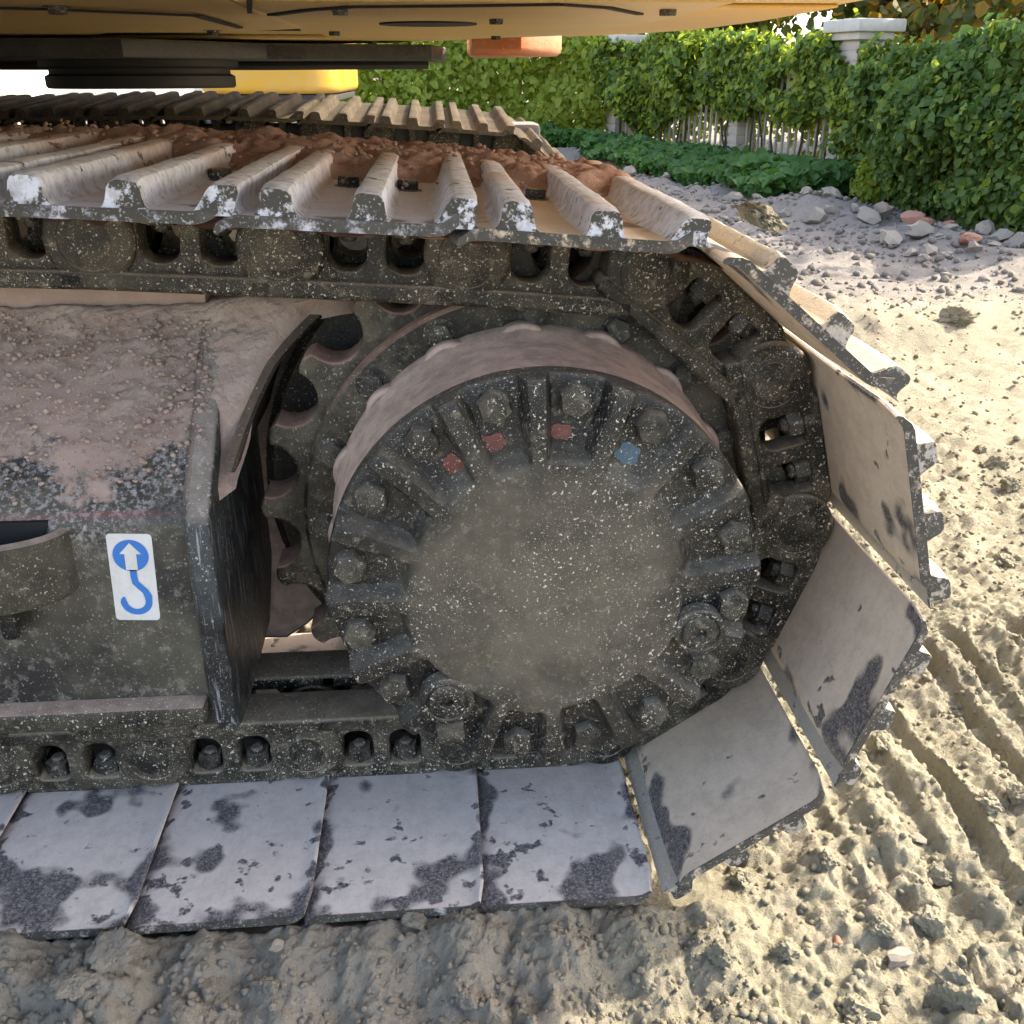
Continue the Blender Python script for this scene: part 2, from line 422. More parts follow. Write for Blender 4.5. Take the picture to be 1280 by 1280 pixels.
# numpy value noise
def _h(ix, iy, s):
    n = (ix.astype(np.int64) * 374761393 + iy.astype(np.int64) * 668265263 + s * 974634757) & 0x7fffffff
    n = ((n ^ (n >> 13)) * 1274126177) & 0x7fffffff
    return ((n ^ (n >> 16)) & 0xffff) / 65535.0
def vn(x, y, s=0):
    ix = np.floor(x); iy = np.floor(y); fx = x - ix; fy = y - iy
    ux = fx * fx * fx * (fx * (fx * 6 - 15) + 10); uy = fy * fy * fy * (fy * (fy * 6 - 15) + 10)
    a = _h(ix, iy, s); b = _h(ix + 1, iy, s); c = _h(ix, iy + 1, s); d = _h(ix + 1, iy + 1, s)
    return (a * (1 - ux) + b * ux) * (1 - uy) + (c * (1 - ux) + d * ux) * uy
def fbm(x, y, s=0, o=5, g=.5):
    t = 0; a = 1; n = 0
    for k in range(o):
        t = t + a * (vn(x * 2 ** k + 17.3 * k, y * 2 ** k - 9.1 * k, s + k) - .5); n += a; a *= g
    return t / n * 2
def domes(x, y, cell, s, keep=.6):
    """rounded clods: one random dome in each cell"""
    X = x / cell; Y = y / cell; ix = np.floor(X); iy = np.floor(Y); out = np.zeros_like(x)
    for dx in (-1, 0, 1):
        for dy in (-1, 0, 1):
            jx = ix + dx; jy = iy + dy
            px = jx + .15 + .7 * _h(jx, jy, s); py = jy + .15 + .7 * _h(jx, jy, s + 1)
            r = .25 + .55 * _h(jx, jy, s + 2) ** 1.5; k = _h(jx, jy, s + 3) < keep
            ang = _h(jx, jy, s + 4) * 3.14; e = .65 + .35 * _h(jx, jy, s + 5)
            ax = (X - px) * np.cos(ang) + (Y - py) * np.sin(ang); ay = (-(X - px) * np.sin(ang) + (Y - py) * np.cos(ang)) / e
            q = 1 - (ax * ax + ay * ay) / (r * r)
            out = np.maximum(out, np.where(k & (q > 0), r * np.sqrt(np.clip(q, 0, 1)), 0))
    return out * cell
def chips(x, y, cell, s, tilt=.5):
    """angular broken crumbs: flat tilted facets with cracks between them (0..1)"""
    X = x / cell; Y = y / cell; ix = np.floor(X); iy = np.floor(Y)
    f1 = np.full_like(x, 9.0); f2 = np.full_like(x, 9.0); h = np.zeros_like(x)
    for dx in (-1, 0, 1):
        for dy in (-1, 0, 1):
            jx = ix + dx; jy = iy + dy
            ax = X - jx - _h(jx, jy, s); ay = Y - jy - _h(jx, jy, s + 1); d = np.sqrt(ax * ax + ay * ay)
            hh = _h(jx, jy, s + 2) + tilt * ((_h(jx, jy, s + 3) - .5) * ax + (_h(jx, jy, s + 4) - .5) * ay) * 2
            c = d < f1
            f2 = np.where(c, f1, np.minimum(f2, d)); h = np.where(c, hh, h); f1 = np.where(c, d, f1)
    e = np.clip((f2 - f1) / .22, 0, 1)
    return h * (e * (2 - e)) ** .6
def sst(a, b, x):
    t = np.clip((x - a) / (b - a), 0, 1); return t * t * (3 - 2 * t)

def rock_data(name, mat, seed, sub=2, rough=.35, flat=.75):
    bm = bmesh.new(); bmesh.ops.create_icosphere(bm, subdivisions=sub, radius=1)
    rr = random.Random(seed); ph = [Vector((rr.uniform(-1, 1), rr.uniform(-1, 1), rr.uniform(-1, 1))).normalized() for _ in range(10)]
    cut = [rr.uniform(.5, .9) for _ in ph]; off = Vector((seed * 3.1, seed * 1.7, seed * .9))
    for v in bm.verts:
        d = v.co.normalized(); m = 1.0
        for p, c in zip(ph, cut):
            q = d.dot(p)
            if q > 0: m = min(m, c / q)
        m *= 1 + .28 * rough * mnoise.noise(d * 2.2 + off) + .22 * rough * mnoise.noise(d * 5.5 + off) + .14 * rough * mnoise.noise(d * 12 + off)
        if sub < 3: m *= 1 + rr.uniform(-.12, .12)
        v.co = d * m; v.co.z *= flat
    bm.verts.index_update()
    mb = MB(); mb.add([v.co[:] for v in bm.verts], [[v.index for v in f.verts] for f in bm.faces]); bm.free()
    return mb.data(name, mat, 25)

# ================================================================== GROUND
XC, ZC = .67, .40
FENCE_FAR = np.array((2.98, 12.8)); FENCE_MID = np.array((4.30, 8.2)); FENCE_NEAR = np.array((4.62, 4.6))
def dist_fence(x, y):
    def seg(a, b):
        ab = b - a; t = np.clip(((x - a[0]) * ab[0] + (y - a[1]) * ab[1]) / (ab @ ab), 0, 1)
        return np.hypot(x - a[0] - t * ab[0], y - a[1] - t * ab[1])
    return np.minimum(seg(FENCE_FAR, FENCE_MID), seg(FENCE_MID, FENCE_NEAR))
def ground_h(x, y):
    z = -.05 + .035 * fbm(x * .8, y * .8, 1, 4) * sst(-.1, 1.2, np.abs(y - .3) * .6 + np.maximum(x - 1.0, 0) * .5 + .2)
    z = z + .016 * fbm(x * 5, y * 5, 5, 4) + .009 * fbm(x * 19, y * 19, 9, 4, .62) + .005 * (1 - 2 * np.abs(fbm(x * 34, y * 34, 12, 3, .6)))
    x0_, y0_ = x, y; x = x + .012 * fbm(x * 22, y * 22, 101, 3, .6); y = y + .012 * fbm(x * 22 + 7, y * 22 - 4, 102, 3, .6)
    amp = .55 + .45 * fbm(x * 2.2, y * 2.2, 14, 3)
    z = z + .26 * domes(x, y, .13, 20, .3) * np.clip(amp, .1, 1) + .22 * domes(x + 3, y, .06, 30, .4) * np.clip(amp + .1, .2, 1) + .22 * domes(x, y + 5, .028, 40, .5) + .2 * domes(x, y, .014, 50, .5)
    cm = np.clip(.55 + 1.3 * fbm(x * 3.1, y * 3.1, 111, 3), 0, 1)
    z = z + cm * (.020 * chips(x, y, .062, 120) + .011 * chips(x, y, .027, 130)) + .0062 * chips(x, y, .0125, 140)
    x, y = x0_, y0_; z = z - .012
    # bars pressed by the shoes on an earlier pass
    s = np.mod(x - .02 + .01 * fbm(x * 3, y * 3, 60, 2), .216)
    pr = 0; cell = np.floor((x - .02) / .216)
    for ci, c in enumerate((.03, .113, .196)):
        pr = pr + np.exp(-((s - c) / .019) ** 4) * np.clip(1.5 * _h(cell * 3 + ci, cell * 0, 77) - .1, .3, 1.2)
    inside = sst(.98, 1.12, x) * (1 - sst(2.6, 3.3, x)) * sst(-.10, .02, y) * (1 - sst(.62, .74, y))
    fade = .45 + .9 * vn(x * 4, y * 5, 70)
    z = z + inside * (.028 - .050 * np.clip(pr, 0, 1)) * np.clip(fade + .35 * fbm(x * 9, y * 6, 72, 3), .25, 1.15)
    # soil squeezed out beside the near edge of the track, with ribs
    bank = np.exp(-((y + .02) / .07) ** 2) * (1 - sst(.86, 1.0, x))
    z = z + bank * .033
    ribs = sst(-.5, -.02, y) * (1 - sst(-.02, .04, y)) * (1 - sst(.85, 1.05, x))
    z = z + ribs * .012 * np.sin((x + .015 * fbm(x * 6, y * 3, 80, 2)) * 2 * np.pi / .108) * (.4 + vn(x * 3, y * 2, 81))
    # under the near and far tracks the soil is pressed down
    ut = (1 - sst(.80, .98, x + .35 * sst(.0, .1, -y))) * sst(.004, .03, y) * (1 - sst(.69, .75, y))
    z = np.where(ut > 0, z * (1 - ut) + ut * np.minimum(z, -.05), z)
    # berm beside the shaded ground and rubble at the foot of the fence
    z = z + .20 * np.exp(-(((x - 2.35) / .36) ** 2 + ((y - 2.95) / .2) ** 2) ** .8) * (.75 + .5 * fbm(x * 3, y * 3, 90, 3))
    z = z + .09 * np.exp(-(((x - 3.2) / .7) ** 2 + ((y - 3.0) / .25) ** 2))
    df = dist_fence(x, y)
    z = z + .15 * np.exp(-((df - .85) / .38) ** 2) * (.55 + .9 * fbm(x * 1.6, y * 1.6, 95, 4)) * sst(3.5, 5, y)
    z = z + .03 * fbm(x * 2.5, y * 2.5, 97, 4) * sst(3, 4.5, y)
    return z
def axis(lo, a, b, hi, d, g):
    mid = list(np.arange(a, b, d)); r = []; x = mid[-1]; st = d
    while x < hi: st = min(st * g, 6); x += st; r.append(x)
    l = []; x = a; st = d
    while x > lo: st = min(st * g, 6); x -= st; l.append(x)
    return np.array(l[::-1] + mid + r)
gx = axis(-90, -.15, 1.60, 110, .0044, 1.027)
gy = axis(-14, -.26, .80, 140, .0044, 1.0155)
GX, GY = np.meshgrid(gx, gy); GZ = ground_h(GX.ravel(), GY.ravel())
def grid_mesh(name, GX, GY, GZ, mat):
    ny, nx = GX.shape
    co = np.stack([GX.ravel(), GY.ravel(), GZ.ravel()], 1).astype(np.float32)
    i = (np.arange(ny - 1)[:, None] * nx + np.arange(nx - 1)[None, :]).ravel()
    q = np.stack([i, i + 1, i + nx + 1, i + nx], 1).astype(np.int32)
    me = bpy.data.meshes.new(name)
    me.vertices.add(len(co)); me.vertices.foreach_set('co', co.ravel())
    me.loops.add(q.size); me.loops.foreach_set('vertex_index', q.ravel())
    me.polygons.add(len(q)); me.polygons.foreach_set('loop_start', np.arange(0, q.size, 4, dtype=np.int32))
    me.update(calc_edges=True); me.polygons.foreach_set('use_smooth', np.ones(len(q), dtype=bool))
    me.materials.append(mat); return me
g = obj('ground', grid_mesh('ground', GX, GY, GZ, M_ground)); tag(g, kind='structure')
def gz(x, y): return float(ground_h(np.array([x]), np.array([y]))[0])

# ================================================================== EXCAVATOR
exc = empty('crawler_excavator'); tag(exc, 'dusty crawler excavator with black undercarriage and yellow upper body filling the foreground', 'excavator')

# ---- chain layout
RP = .358; PITCHL = .216
pins = [(-1.124, .772), (-.908, .778), (-.692, .783), (-.476, .787), (-.260, .788), (-.045, .785), (.169, .776), (.379, .7635), (.5925, .7495)]
for a in (67.5, 32.5, -2.5, -37.5, -72.5, -107.5): pins.append((XC + RP * math.cos(R(a)), ZC + RP * math.sin(R(a))))
bx_ = pins[-1][0]
for k in range(1, 7): pins.append((bx_ - PITCHL * k, .0586))

# ---- shoe
def shoe_data(name, mat):
    zi, th = .0575, .011
    inner = [(-.135, zi - .007), (-.132, zi - .0075), (-.127, zi - .005), (-.119, zi - .0015), (-.110, zi), (.066, zi), (.075, zi + .002), (.085, zi + .007), (.092, zi + .012)]
    outer = [(.091, zi + .023), (.084, zi + .019), (.073, zi + th + .002), (.062, zi + th), (-.110, zi + th), (-.120, zi + th - .003), (-.128, zi + .003), (-.134, zi - .0005), (-.136, zi - .004)]
    poly = inner + outer
    W = .68
    def fn(x, y, z, i, j):
        e = min(y, W - y)
        if e < .02:
            k = (.02 - e)
            x = x - math.copysign(max(0, abs(x + .02) - .095) * k * 14, x)
        return (x, y, z + .0012 * math.sin(y * 17 + x * 30))
    mb = MB(); mb.prism(poly, 0, W, 18, fn)
    return mb.data(name, mat, 32)
def grouser_data(seed, cx, lean=0.0):
    rr = random.Random(seed); zi = .0575 + .0092; h = .0285
    poly = [(-.027, 0), (-.021, .0014), (-.017, .005), (-.0152, .010), (-.0138, h - .006), (-.0115, h - .0015), (-.007, h), (.007, h), (.0115, h - .0015), (.0138, h - .006), (.0152, .010), (.017, .005), (.021, .0014), (.027, 0)]
    W = .68; nj = 26
    hj = [rr.uniform(-.0026, .0008) for _ in range(nj + 1)]; hj = [(hj[max(k - 1, 0)] + hj[k] + hj[min(k + 1, nj)]) / 3 for k in range(nj + 1)]
    def fn(x, y, z, i, j):
        t = z / h
        zz = z + hj[j] * (max(0, z - .012) / (h - .012))
        e = min(y, W - y)
        if e < .012 and z > .01: zz -= .003 * (.012 - e) / .012
        return (cx + x + lean * t + (rr.uniform(-.0003, .0003) if z > .005 else 0), y + .0006 + (.004 * t if j == 0 else -.004 * t if j == nj else 0), zi + zz)
    mb = MB(); mb.prism(poly, .001, W - .002, nj, fn)
    return mb.data('grouser', M_grouser, 40)
SHOE = [shoe_data('track_shoe', M_shoe), shoe_data('track_shoe', M_shoe_wrap), shoe_data('track_shoe', M_mud), shoe_data('track_shoe', M_shoe_top)]
GROUSERS = [[grouser_data(10 * k + v, cx, ln) for v in range(3)] for k, (cx, ln) in enumerate(((-.075, -.002), (.006, 0), (.083, .009)))]
SANDGR = [[m_.copy() for m_ in row] for row in GROUSERS]
for row in SANDGR:
    for m_ in row: m_.materials[0] = M_grouser_sand
MUDGR = []
for k in range(3):
    me_ = GROUSERS[k][1].copy(); me_.materials[0] = M_mud; MUDGR.append(me_)
def hexbolt(r, h, washer=0.0, dome=.0):
    """hex head along +Z from z=0"""
    mb = MB(); prof = []
    ring = lambda rr, z: [(rr * math.cos(R(60 * i + 30)), rr * math.sin(R(60 * i + 30)), z) for i in range(6)]
    levels = [(r, 0), (r, h * .8), (r * .93, h), (r * .3, h + dome)]
    vs_ = []; fs = []
    for rr, z in levels: vs_ += ring(rr, z)
    for k in range(len(levels) - 1):
        for i in range(6): fs.append((k * 6 + i, k * 6 + (i + 1) % 6, (k + 1) * 6 + (i + 1) % 6, (k + 1) * 6 + i))
    fs.append(tuple(range(5, -1, -1))); fs.append(tuple(18 + i for i in range(6)))
    mb.add(vs_, fs)
    if washer:
        n = 20; w = washer
        vs_ = [(w * math.cos(2 * math.pi * i / n), w * math.sin(2 * math.pi * i / n), z) for z in (0, h * .18) for i in range(n)]
        fs = [(i, (i + 1) % n, n + (i + 1) % n, n + i) for i in range(n)] + [tuple(range(n, 2 * n))]
        mb.add(vs_, fs)
    return mb
SHOEBOLT = hexbolt(.014, .013, .017).data('shoe_bolt', M_bolt, 30)

# ---- link
def link_data(mirror=False):
    b = -.108
    # plate outline with two windows; z>0 is the shoe side
    out = []
    out += circ(-.108, 0, .051, 16, R(98), R(262), True)
    out += [(-.10, -.051), (.085, -.051), (.108, -.046), (.130, -.034), (.143, -.014), (.144, .010), (.134, .030), (.116, .041), (.096, .045), (.082, .052), (.072, .0574), (-.064, .0574), (-.076, .055), (-.088, .049)]
    w1 = rrect(-.056, -.010, -.024, .035, .008, 6, [.009, .009, .019, .019])
    w2 = rrect(.013, .058, -.024, .035, .008, 6, [.009, .009, .019, .019])
    pl = plate([out, w1, w2], .258, .300, .0035)
    mb = MB(); mb.mesh(pl)
    # inner half at the far end that the neighbour's boss overlaps
    mb.lathe([(.0, .285), (.038, .285), (.040, .288), (.040, .322), (.038, .325), (0, .325)], 28, Matrix.Translation((.108, 0, 0)))
    # outer boss with a faint ring round the pin
    mb.lathe([(0, .300), (.051, .300), (.051, .253), (.0485, .2495), (.044, .2475), (.0345, .2468), (.0335, .2478), (.029, .2478), (.0275, .2470), (0, .2470)], 36, Matrix.Translation((-.108, 0, 0)))
    # rail the rollers run on
    mb.mesh(plate([rrect(-.146, .096, -.056, -.034, .007, 4)], .246, .322, .005))
    me = mb.data('track_link', M_link, 35)
    if mirror:
        for v in me.vertices: v.co.y = .68 - v.co.y
        me.flip_normals()
    return me
LINK = link_data(); LINK_FAR = link_data(True)
PIN = MB().lathe([(0, .2460), (.020, .2460), (.0245, .2465), (.0258, .2478), (.0255, .30), (0, .30)], 28, Matrix.Translation((-.108, 0, 0))).data('track_pin', M_link, 35)
NUT = (lambda mb: mb)(hexbolt(.0185, .020, 0, .0)); NUT.lathe([(0, 0), (.010, 0), (.010, .025), (.007, .028), (0, .028)], 14, Matrix.Rotation(R(90), 4, 'X'))
NUT = NUT.data('link_nut', M_bolt, 30)
BUSH = MB().lathe([(0, .30), (.031, .30), (.031, .38), (0, .38)], 24, Matrix.Translation((-.108, 0, 0))).data('bushing', M_linkdark, 35)

def link_matrix(i, dy=0.0, dz=0.0):
    (x0, z0), (x1, z1) = pins[i], pins[i + 1]
    phi = math.atan2(z1 - z0, x1 - x0)
    return Matrix.Translation(((x0 + x1) / 2, dy, (z0 + z1) / 2 + dz)) @ Matrix.Rotation(-phi, 4, 'Y')
for i in range(len(pins) - 1):
    m = link_matrix(i)
    warm = 8 <= i <= 12
    top = i < 13
    ov = .0006 * (i % 2)
    s = obj('track_shoe', SHOE[3 if i < 8 else 1 if warm else 0], exc, m)
    if top:
        for k in range(3): obj('grouser', (SANDGR if i >= 9 else GROUSERS)[k][(i + k) % 3], s)
        if 4 <= i <= 9:
            for bxx in (-.0325, .035): obj('shoe_bolt', SHOEBOLT, s, Matrix.Translation((bxx, .285, .0675)))
    lk = obj('track_link', LINK, exc, m)
    obj('track_pin', PIN, lk)
    for bxx in (-.0325, .035): obj('link_nut', NUT, lk, Matrix.Translation((bxx, .281, .0365)) @ Matrix.Rotation(R(180), 4, 'X') @ Matrix.Rotation(R(random.uniform(-15, 15)), 4, 'Z'))
    obj('bushing', BUSH, lk)
    obj('track_link', LINK_FAR, exc, m)
# the other track, seen end-on behind: shoes with grousers and links
for i in range(0, 13):
    m = Matrix.Translation((0, 2.32, .82)) @ Matrix.Rotation(R(3.2), 4, 'X') @ Matrix.Translation((0, 0, -.84)) @ link_matrix(i)
    s = obj('track_shoe', SHOE[2], exc, m)
    for k in range(3): obj('grouser', MUDGR[k], s)
    obj('track_link', LINK, exc, m); obj('track_link', LINK_FAR, exc, m)

# ---- sprocket
def sprocket():
    n = 21; a0 = 126.0; pts = []
    for k in range(n):
        for da, r in ((-.022, .3585), (0, .3600), (.022, .3585)):
            a = R(a0 + k * 360 / n) + da; pts.append((XC + r * math.cos(a), ZC + r * math.sin(a)))
        av = R(a0 + (k + .5) * 360 / n); er = (math.cos(av), math.sin(av)); et = (-er[1], er[0])
        for q in range(-5, 6):
            ph = R(q * 18.5); dr, dt = .351 - .0375 * math.cos(ph), .0375 * math.sin(ph)
            pts.append((XC + er[0] * dr + et[0] * dt, ZC + er[1] * dr + et[1] * dt))
    hub = circ(XC, ZC, .20, 40)
    mb = MB(); mb.mesh(plate([pts, hub], .308, .372, .004))
    T = Matrix.Translation((XC, 0, ZC))
    mb.lathe([(.235, .310), (.235, .294), (.240, .290), (.296, .290), (.301, .294), (.302, .310)], 72, T)
    sp_ = mb.build('drive_sprocket', M_sprocket, exc, 32)
    hb = hexbolt(.0165, .013, .021, .001).data('sprocket_bolt', M_bolt, 30)
    for k in range(16):
        a = R(114.3 + 22.3 * k)
        obj('sprocket_bolt', hb, sp_, Matrix.Translation((XC + .275 * math.cos(a), .2905, ZC + .275 * math.sin(a))) @ Matrix.Rotation(R(90), 4, 'X') @ Matrix.Rotation(random.random(), 4, 'Z'))
sprocket()

# ---- final drive
def final_drive():
    RO, YF = .253, .070
    bolts = [R(82 + 22.5 * k) for k in range(16)]
    nr, na = 56, 480
    rs = np.concatenate([np.linspace(0, .14, 8), np.linspace(.145, .2475, 36), np.array([.2495, .2512, .2523, .2528, .2530])])
    th = np.linspace(0, 2 * np.pi, na, endpoint=False)
    RR, TT = np.meshgrid(rs, th, indexing='ij')
    d = np.full_like(RR, 9.0)
    dep = np.zeros_like(RR)
    for k, a in enumerate(bolts):
        dd = np.abs((TT - a + np.pi) % (2 * np.pi) - np.pi) * RR
        deg = math.degrees(a) % 360
        # right-hand pockets are shallower
        depth = .029 if (60 < deg < 300) else (.021 if deg > 300 else .019)
        if deg > 225 and deg < 240: depth = .020
        halfw = .0275 + .010 * (RR - .19)/.06
        wall = 1 - sst(0, 1, (dd - halfw + .007) / .009)
        inn = sst(.158, .172, RR + .004 * np.cos(TT * 3 + k))
        dep = np.maximum(dep, depth * wall * inn)
    # shallow dish and wandering dents of the casting
    Xp, Zp = RR * np.cos(TT), RR * np.sin(TT)
    YY = YF + dep + .010 * (RR / .25) ** 3 * (RR < 1) - .004
    for (dx, dz, r_, h_) in ((-.075, -.095, .03, .006), (.00, -.105, .028, .006), (-.02, -.10, .016, -.004), (.03, -.12, .03, .005), (.06, -.03, .05, .003)):
        YY += h_ * np.exp(-((Xp - dx) ** 2 + (Zp - dz) ** 2) / (r_ * .6) ** 2)
    edge = np.clip((RR - .2475) / (.253 - .2475), 0, 1)
    YY += .006 * (1 - np.sqrt(np.clip(1 - edge ** 2, 0, 1)))
    YY += .0008 * fbm(Xp * 60, Zp * 60, 3, 3)
    verts = np.stack([XC + Xp, YY, ZC + Zp], -1).reshape(-1, 3); n_r = len(rs)
    faces = []
    for i in range(n_r - 1):
        for j in range(na):
            j2 = (j + 1) % na
            faces.append((i * na + j, i * na + j2, (i + 1) * na + j2, (i + 1) * na + j))
    mb = MB(); mb.add(verts.tolist(), faces)
    # skirt of the cover back to the drum joint
    base = (n_r - 1) * na
    sk = [(XC + .253 * math.cos(t), .128, ZC + .253 * math.sin(t)) for t in th]
    o = len(mb.v); mb.v += sk
    mb.f += [(base + j, base + (j + 1) % na, o + (j + 1) % na, o + j) for j in range(na)]
    bm_me = mb.data('final_drive', M_cover, 40, fix=False)
    bm = bmesh.new(); bm.from_mesh(bm_me); bmesh.ops.remove_doubles(bm, verts=bm.verts[:na], dist=1e-5); bmesh.ops.recalc_face_normals(bm, faces=bm.faces[:]); bm.to_mesh(bm_me); bm.free()
    fd = obj('final_drive', bm_me, exc)
    T = Matrix.Translation((XC, 0, ZC))
    # drum and scalloped flange
    dm = MB(); dm.lathe([(.2528, .1282), (.2530, .14), (.2535, .17), (.2555, .250), (.260, .258), (.262, .300)], 120, T)
    n = 360; pr = []
    for i in range(n):
        a = 2 * math.pi * i / n; q = (math.degrees(a) - 104) % 22.5 / 22.5
        bump_ = max(0, math.cos((q - .5) * 2 * math.pi)) ** .7
        pr.append((XC + (.260 + .009 * bump_) * math.cos(a), ZC + (.260 + .009 * bump_) * math.sin(a)))
    dm.mesh(plate([pr], .262, .289, .006))
    dm.build('drum', M_drum, fd, 35)
    hb = hexbolt(.0195, .018, .0, .002).data('cover_bolt', M_bolt, 30)
    ws = MB().lathe([(0, 0), (.0185, 0), (.0195, -.001), (.0195, -.0035), (0, -.0035)], 24).data('washer', M_bolt, 35)
    for k, a in enumerate(bolts):
        deg = math.degrees(a) % 360
        depth = .029 if (60 < deg < 300) else (.021 if deg > 300 else .019)
        if 225 < deg < 240: depth = .020
        y = YF + depth + .010 * (.226 / .25) ** 3 - .004
        P = (XC + .226 * math.cos(a), y + .001, ZC + .226 * math.sin(a))
        obj('cover_bolt', hb, fd, Matrix.Translation(P) @ Matrix.Rotation(R(90), 4, 'X') @ Matrix.Rotation(random.random() * 2, 4, 'Z'))
        obj('washer', ws, fd, Matrix.Translation((P[0], y + .0035, P[2])))
    # drain and filler plugs: ring boss with a dark socket
    for (ang, r, s_) in ((-130.1, .184, 1.0), (-17.9, .192, .95)):
        a = R(ang); x, z = XC + r * math.cos(a), ZC + r * math.sin(a)
        pg = MB().lathe([(.034 * s_, .085), (.0325 * s_, .0685), (.030 * s_, .0665), (.026 * s_, .0662), (.0245 * s_, .069), (.023 * s_, .069), (.0215 * s_, .0660), (.019 * s_, .0648), (.008, .0648), (.0075, .066), (.0075, .075), (0, .072)], 36, Matrix.Translation((x, 0, z))).build('drain_plug', M_cover, fd, 35)
        MB().lathe([(0, .0742), (.0072, .0742), (.0072, .0755), (0, .0755)], 8, Matrix.Translation((x, 0, z))).build('plug_socket', M_hole, fd)
    # red and blue reflections painted as patches in the upper pockets
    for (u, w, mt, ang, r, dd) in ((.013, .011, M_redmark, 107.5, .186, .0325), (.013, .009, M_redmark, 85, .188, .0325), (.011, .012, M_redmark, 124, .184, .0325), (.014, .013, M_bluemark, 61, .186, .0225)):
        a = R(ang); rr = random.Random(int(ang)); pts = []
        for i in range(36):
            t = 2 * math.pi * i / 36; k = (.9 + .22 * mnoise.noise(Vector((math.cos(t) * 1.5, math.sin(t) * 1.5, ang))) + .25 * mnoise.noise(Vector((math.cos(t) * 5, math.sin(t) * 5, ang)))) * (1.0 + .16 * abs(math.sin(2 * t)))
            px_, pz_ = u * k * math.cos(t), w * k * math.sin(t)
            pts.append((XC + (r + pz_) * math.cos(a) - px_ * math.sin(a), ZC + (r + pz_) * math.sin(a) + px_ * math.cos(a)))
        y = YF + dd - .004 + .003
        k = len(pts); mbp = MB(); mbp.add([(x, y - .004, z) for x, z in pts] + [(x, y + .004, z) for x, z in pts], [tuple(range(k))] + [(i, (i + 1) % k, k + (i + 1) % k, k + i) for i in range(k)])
        mbp.build('reflection_patch', mt, fd, None)
final_drive()

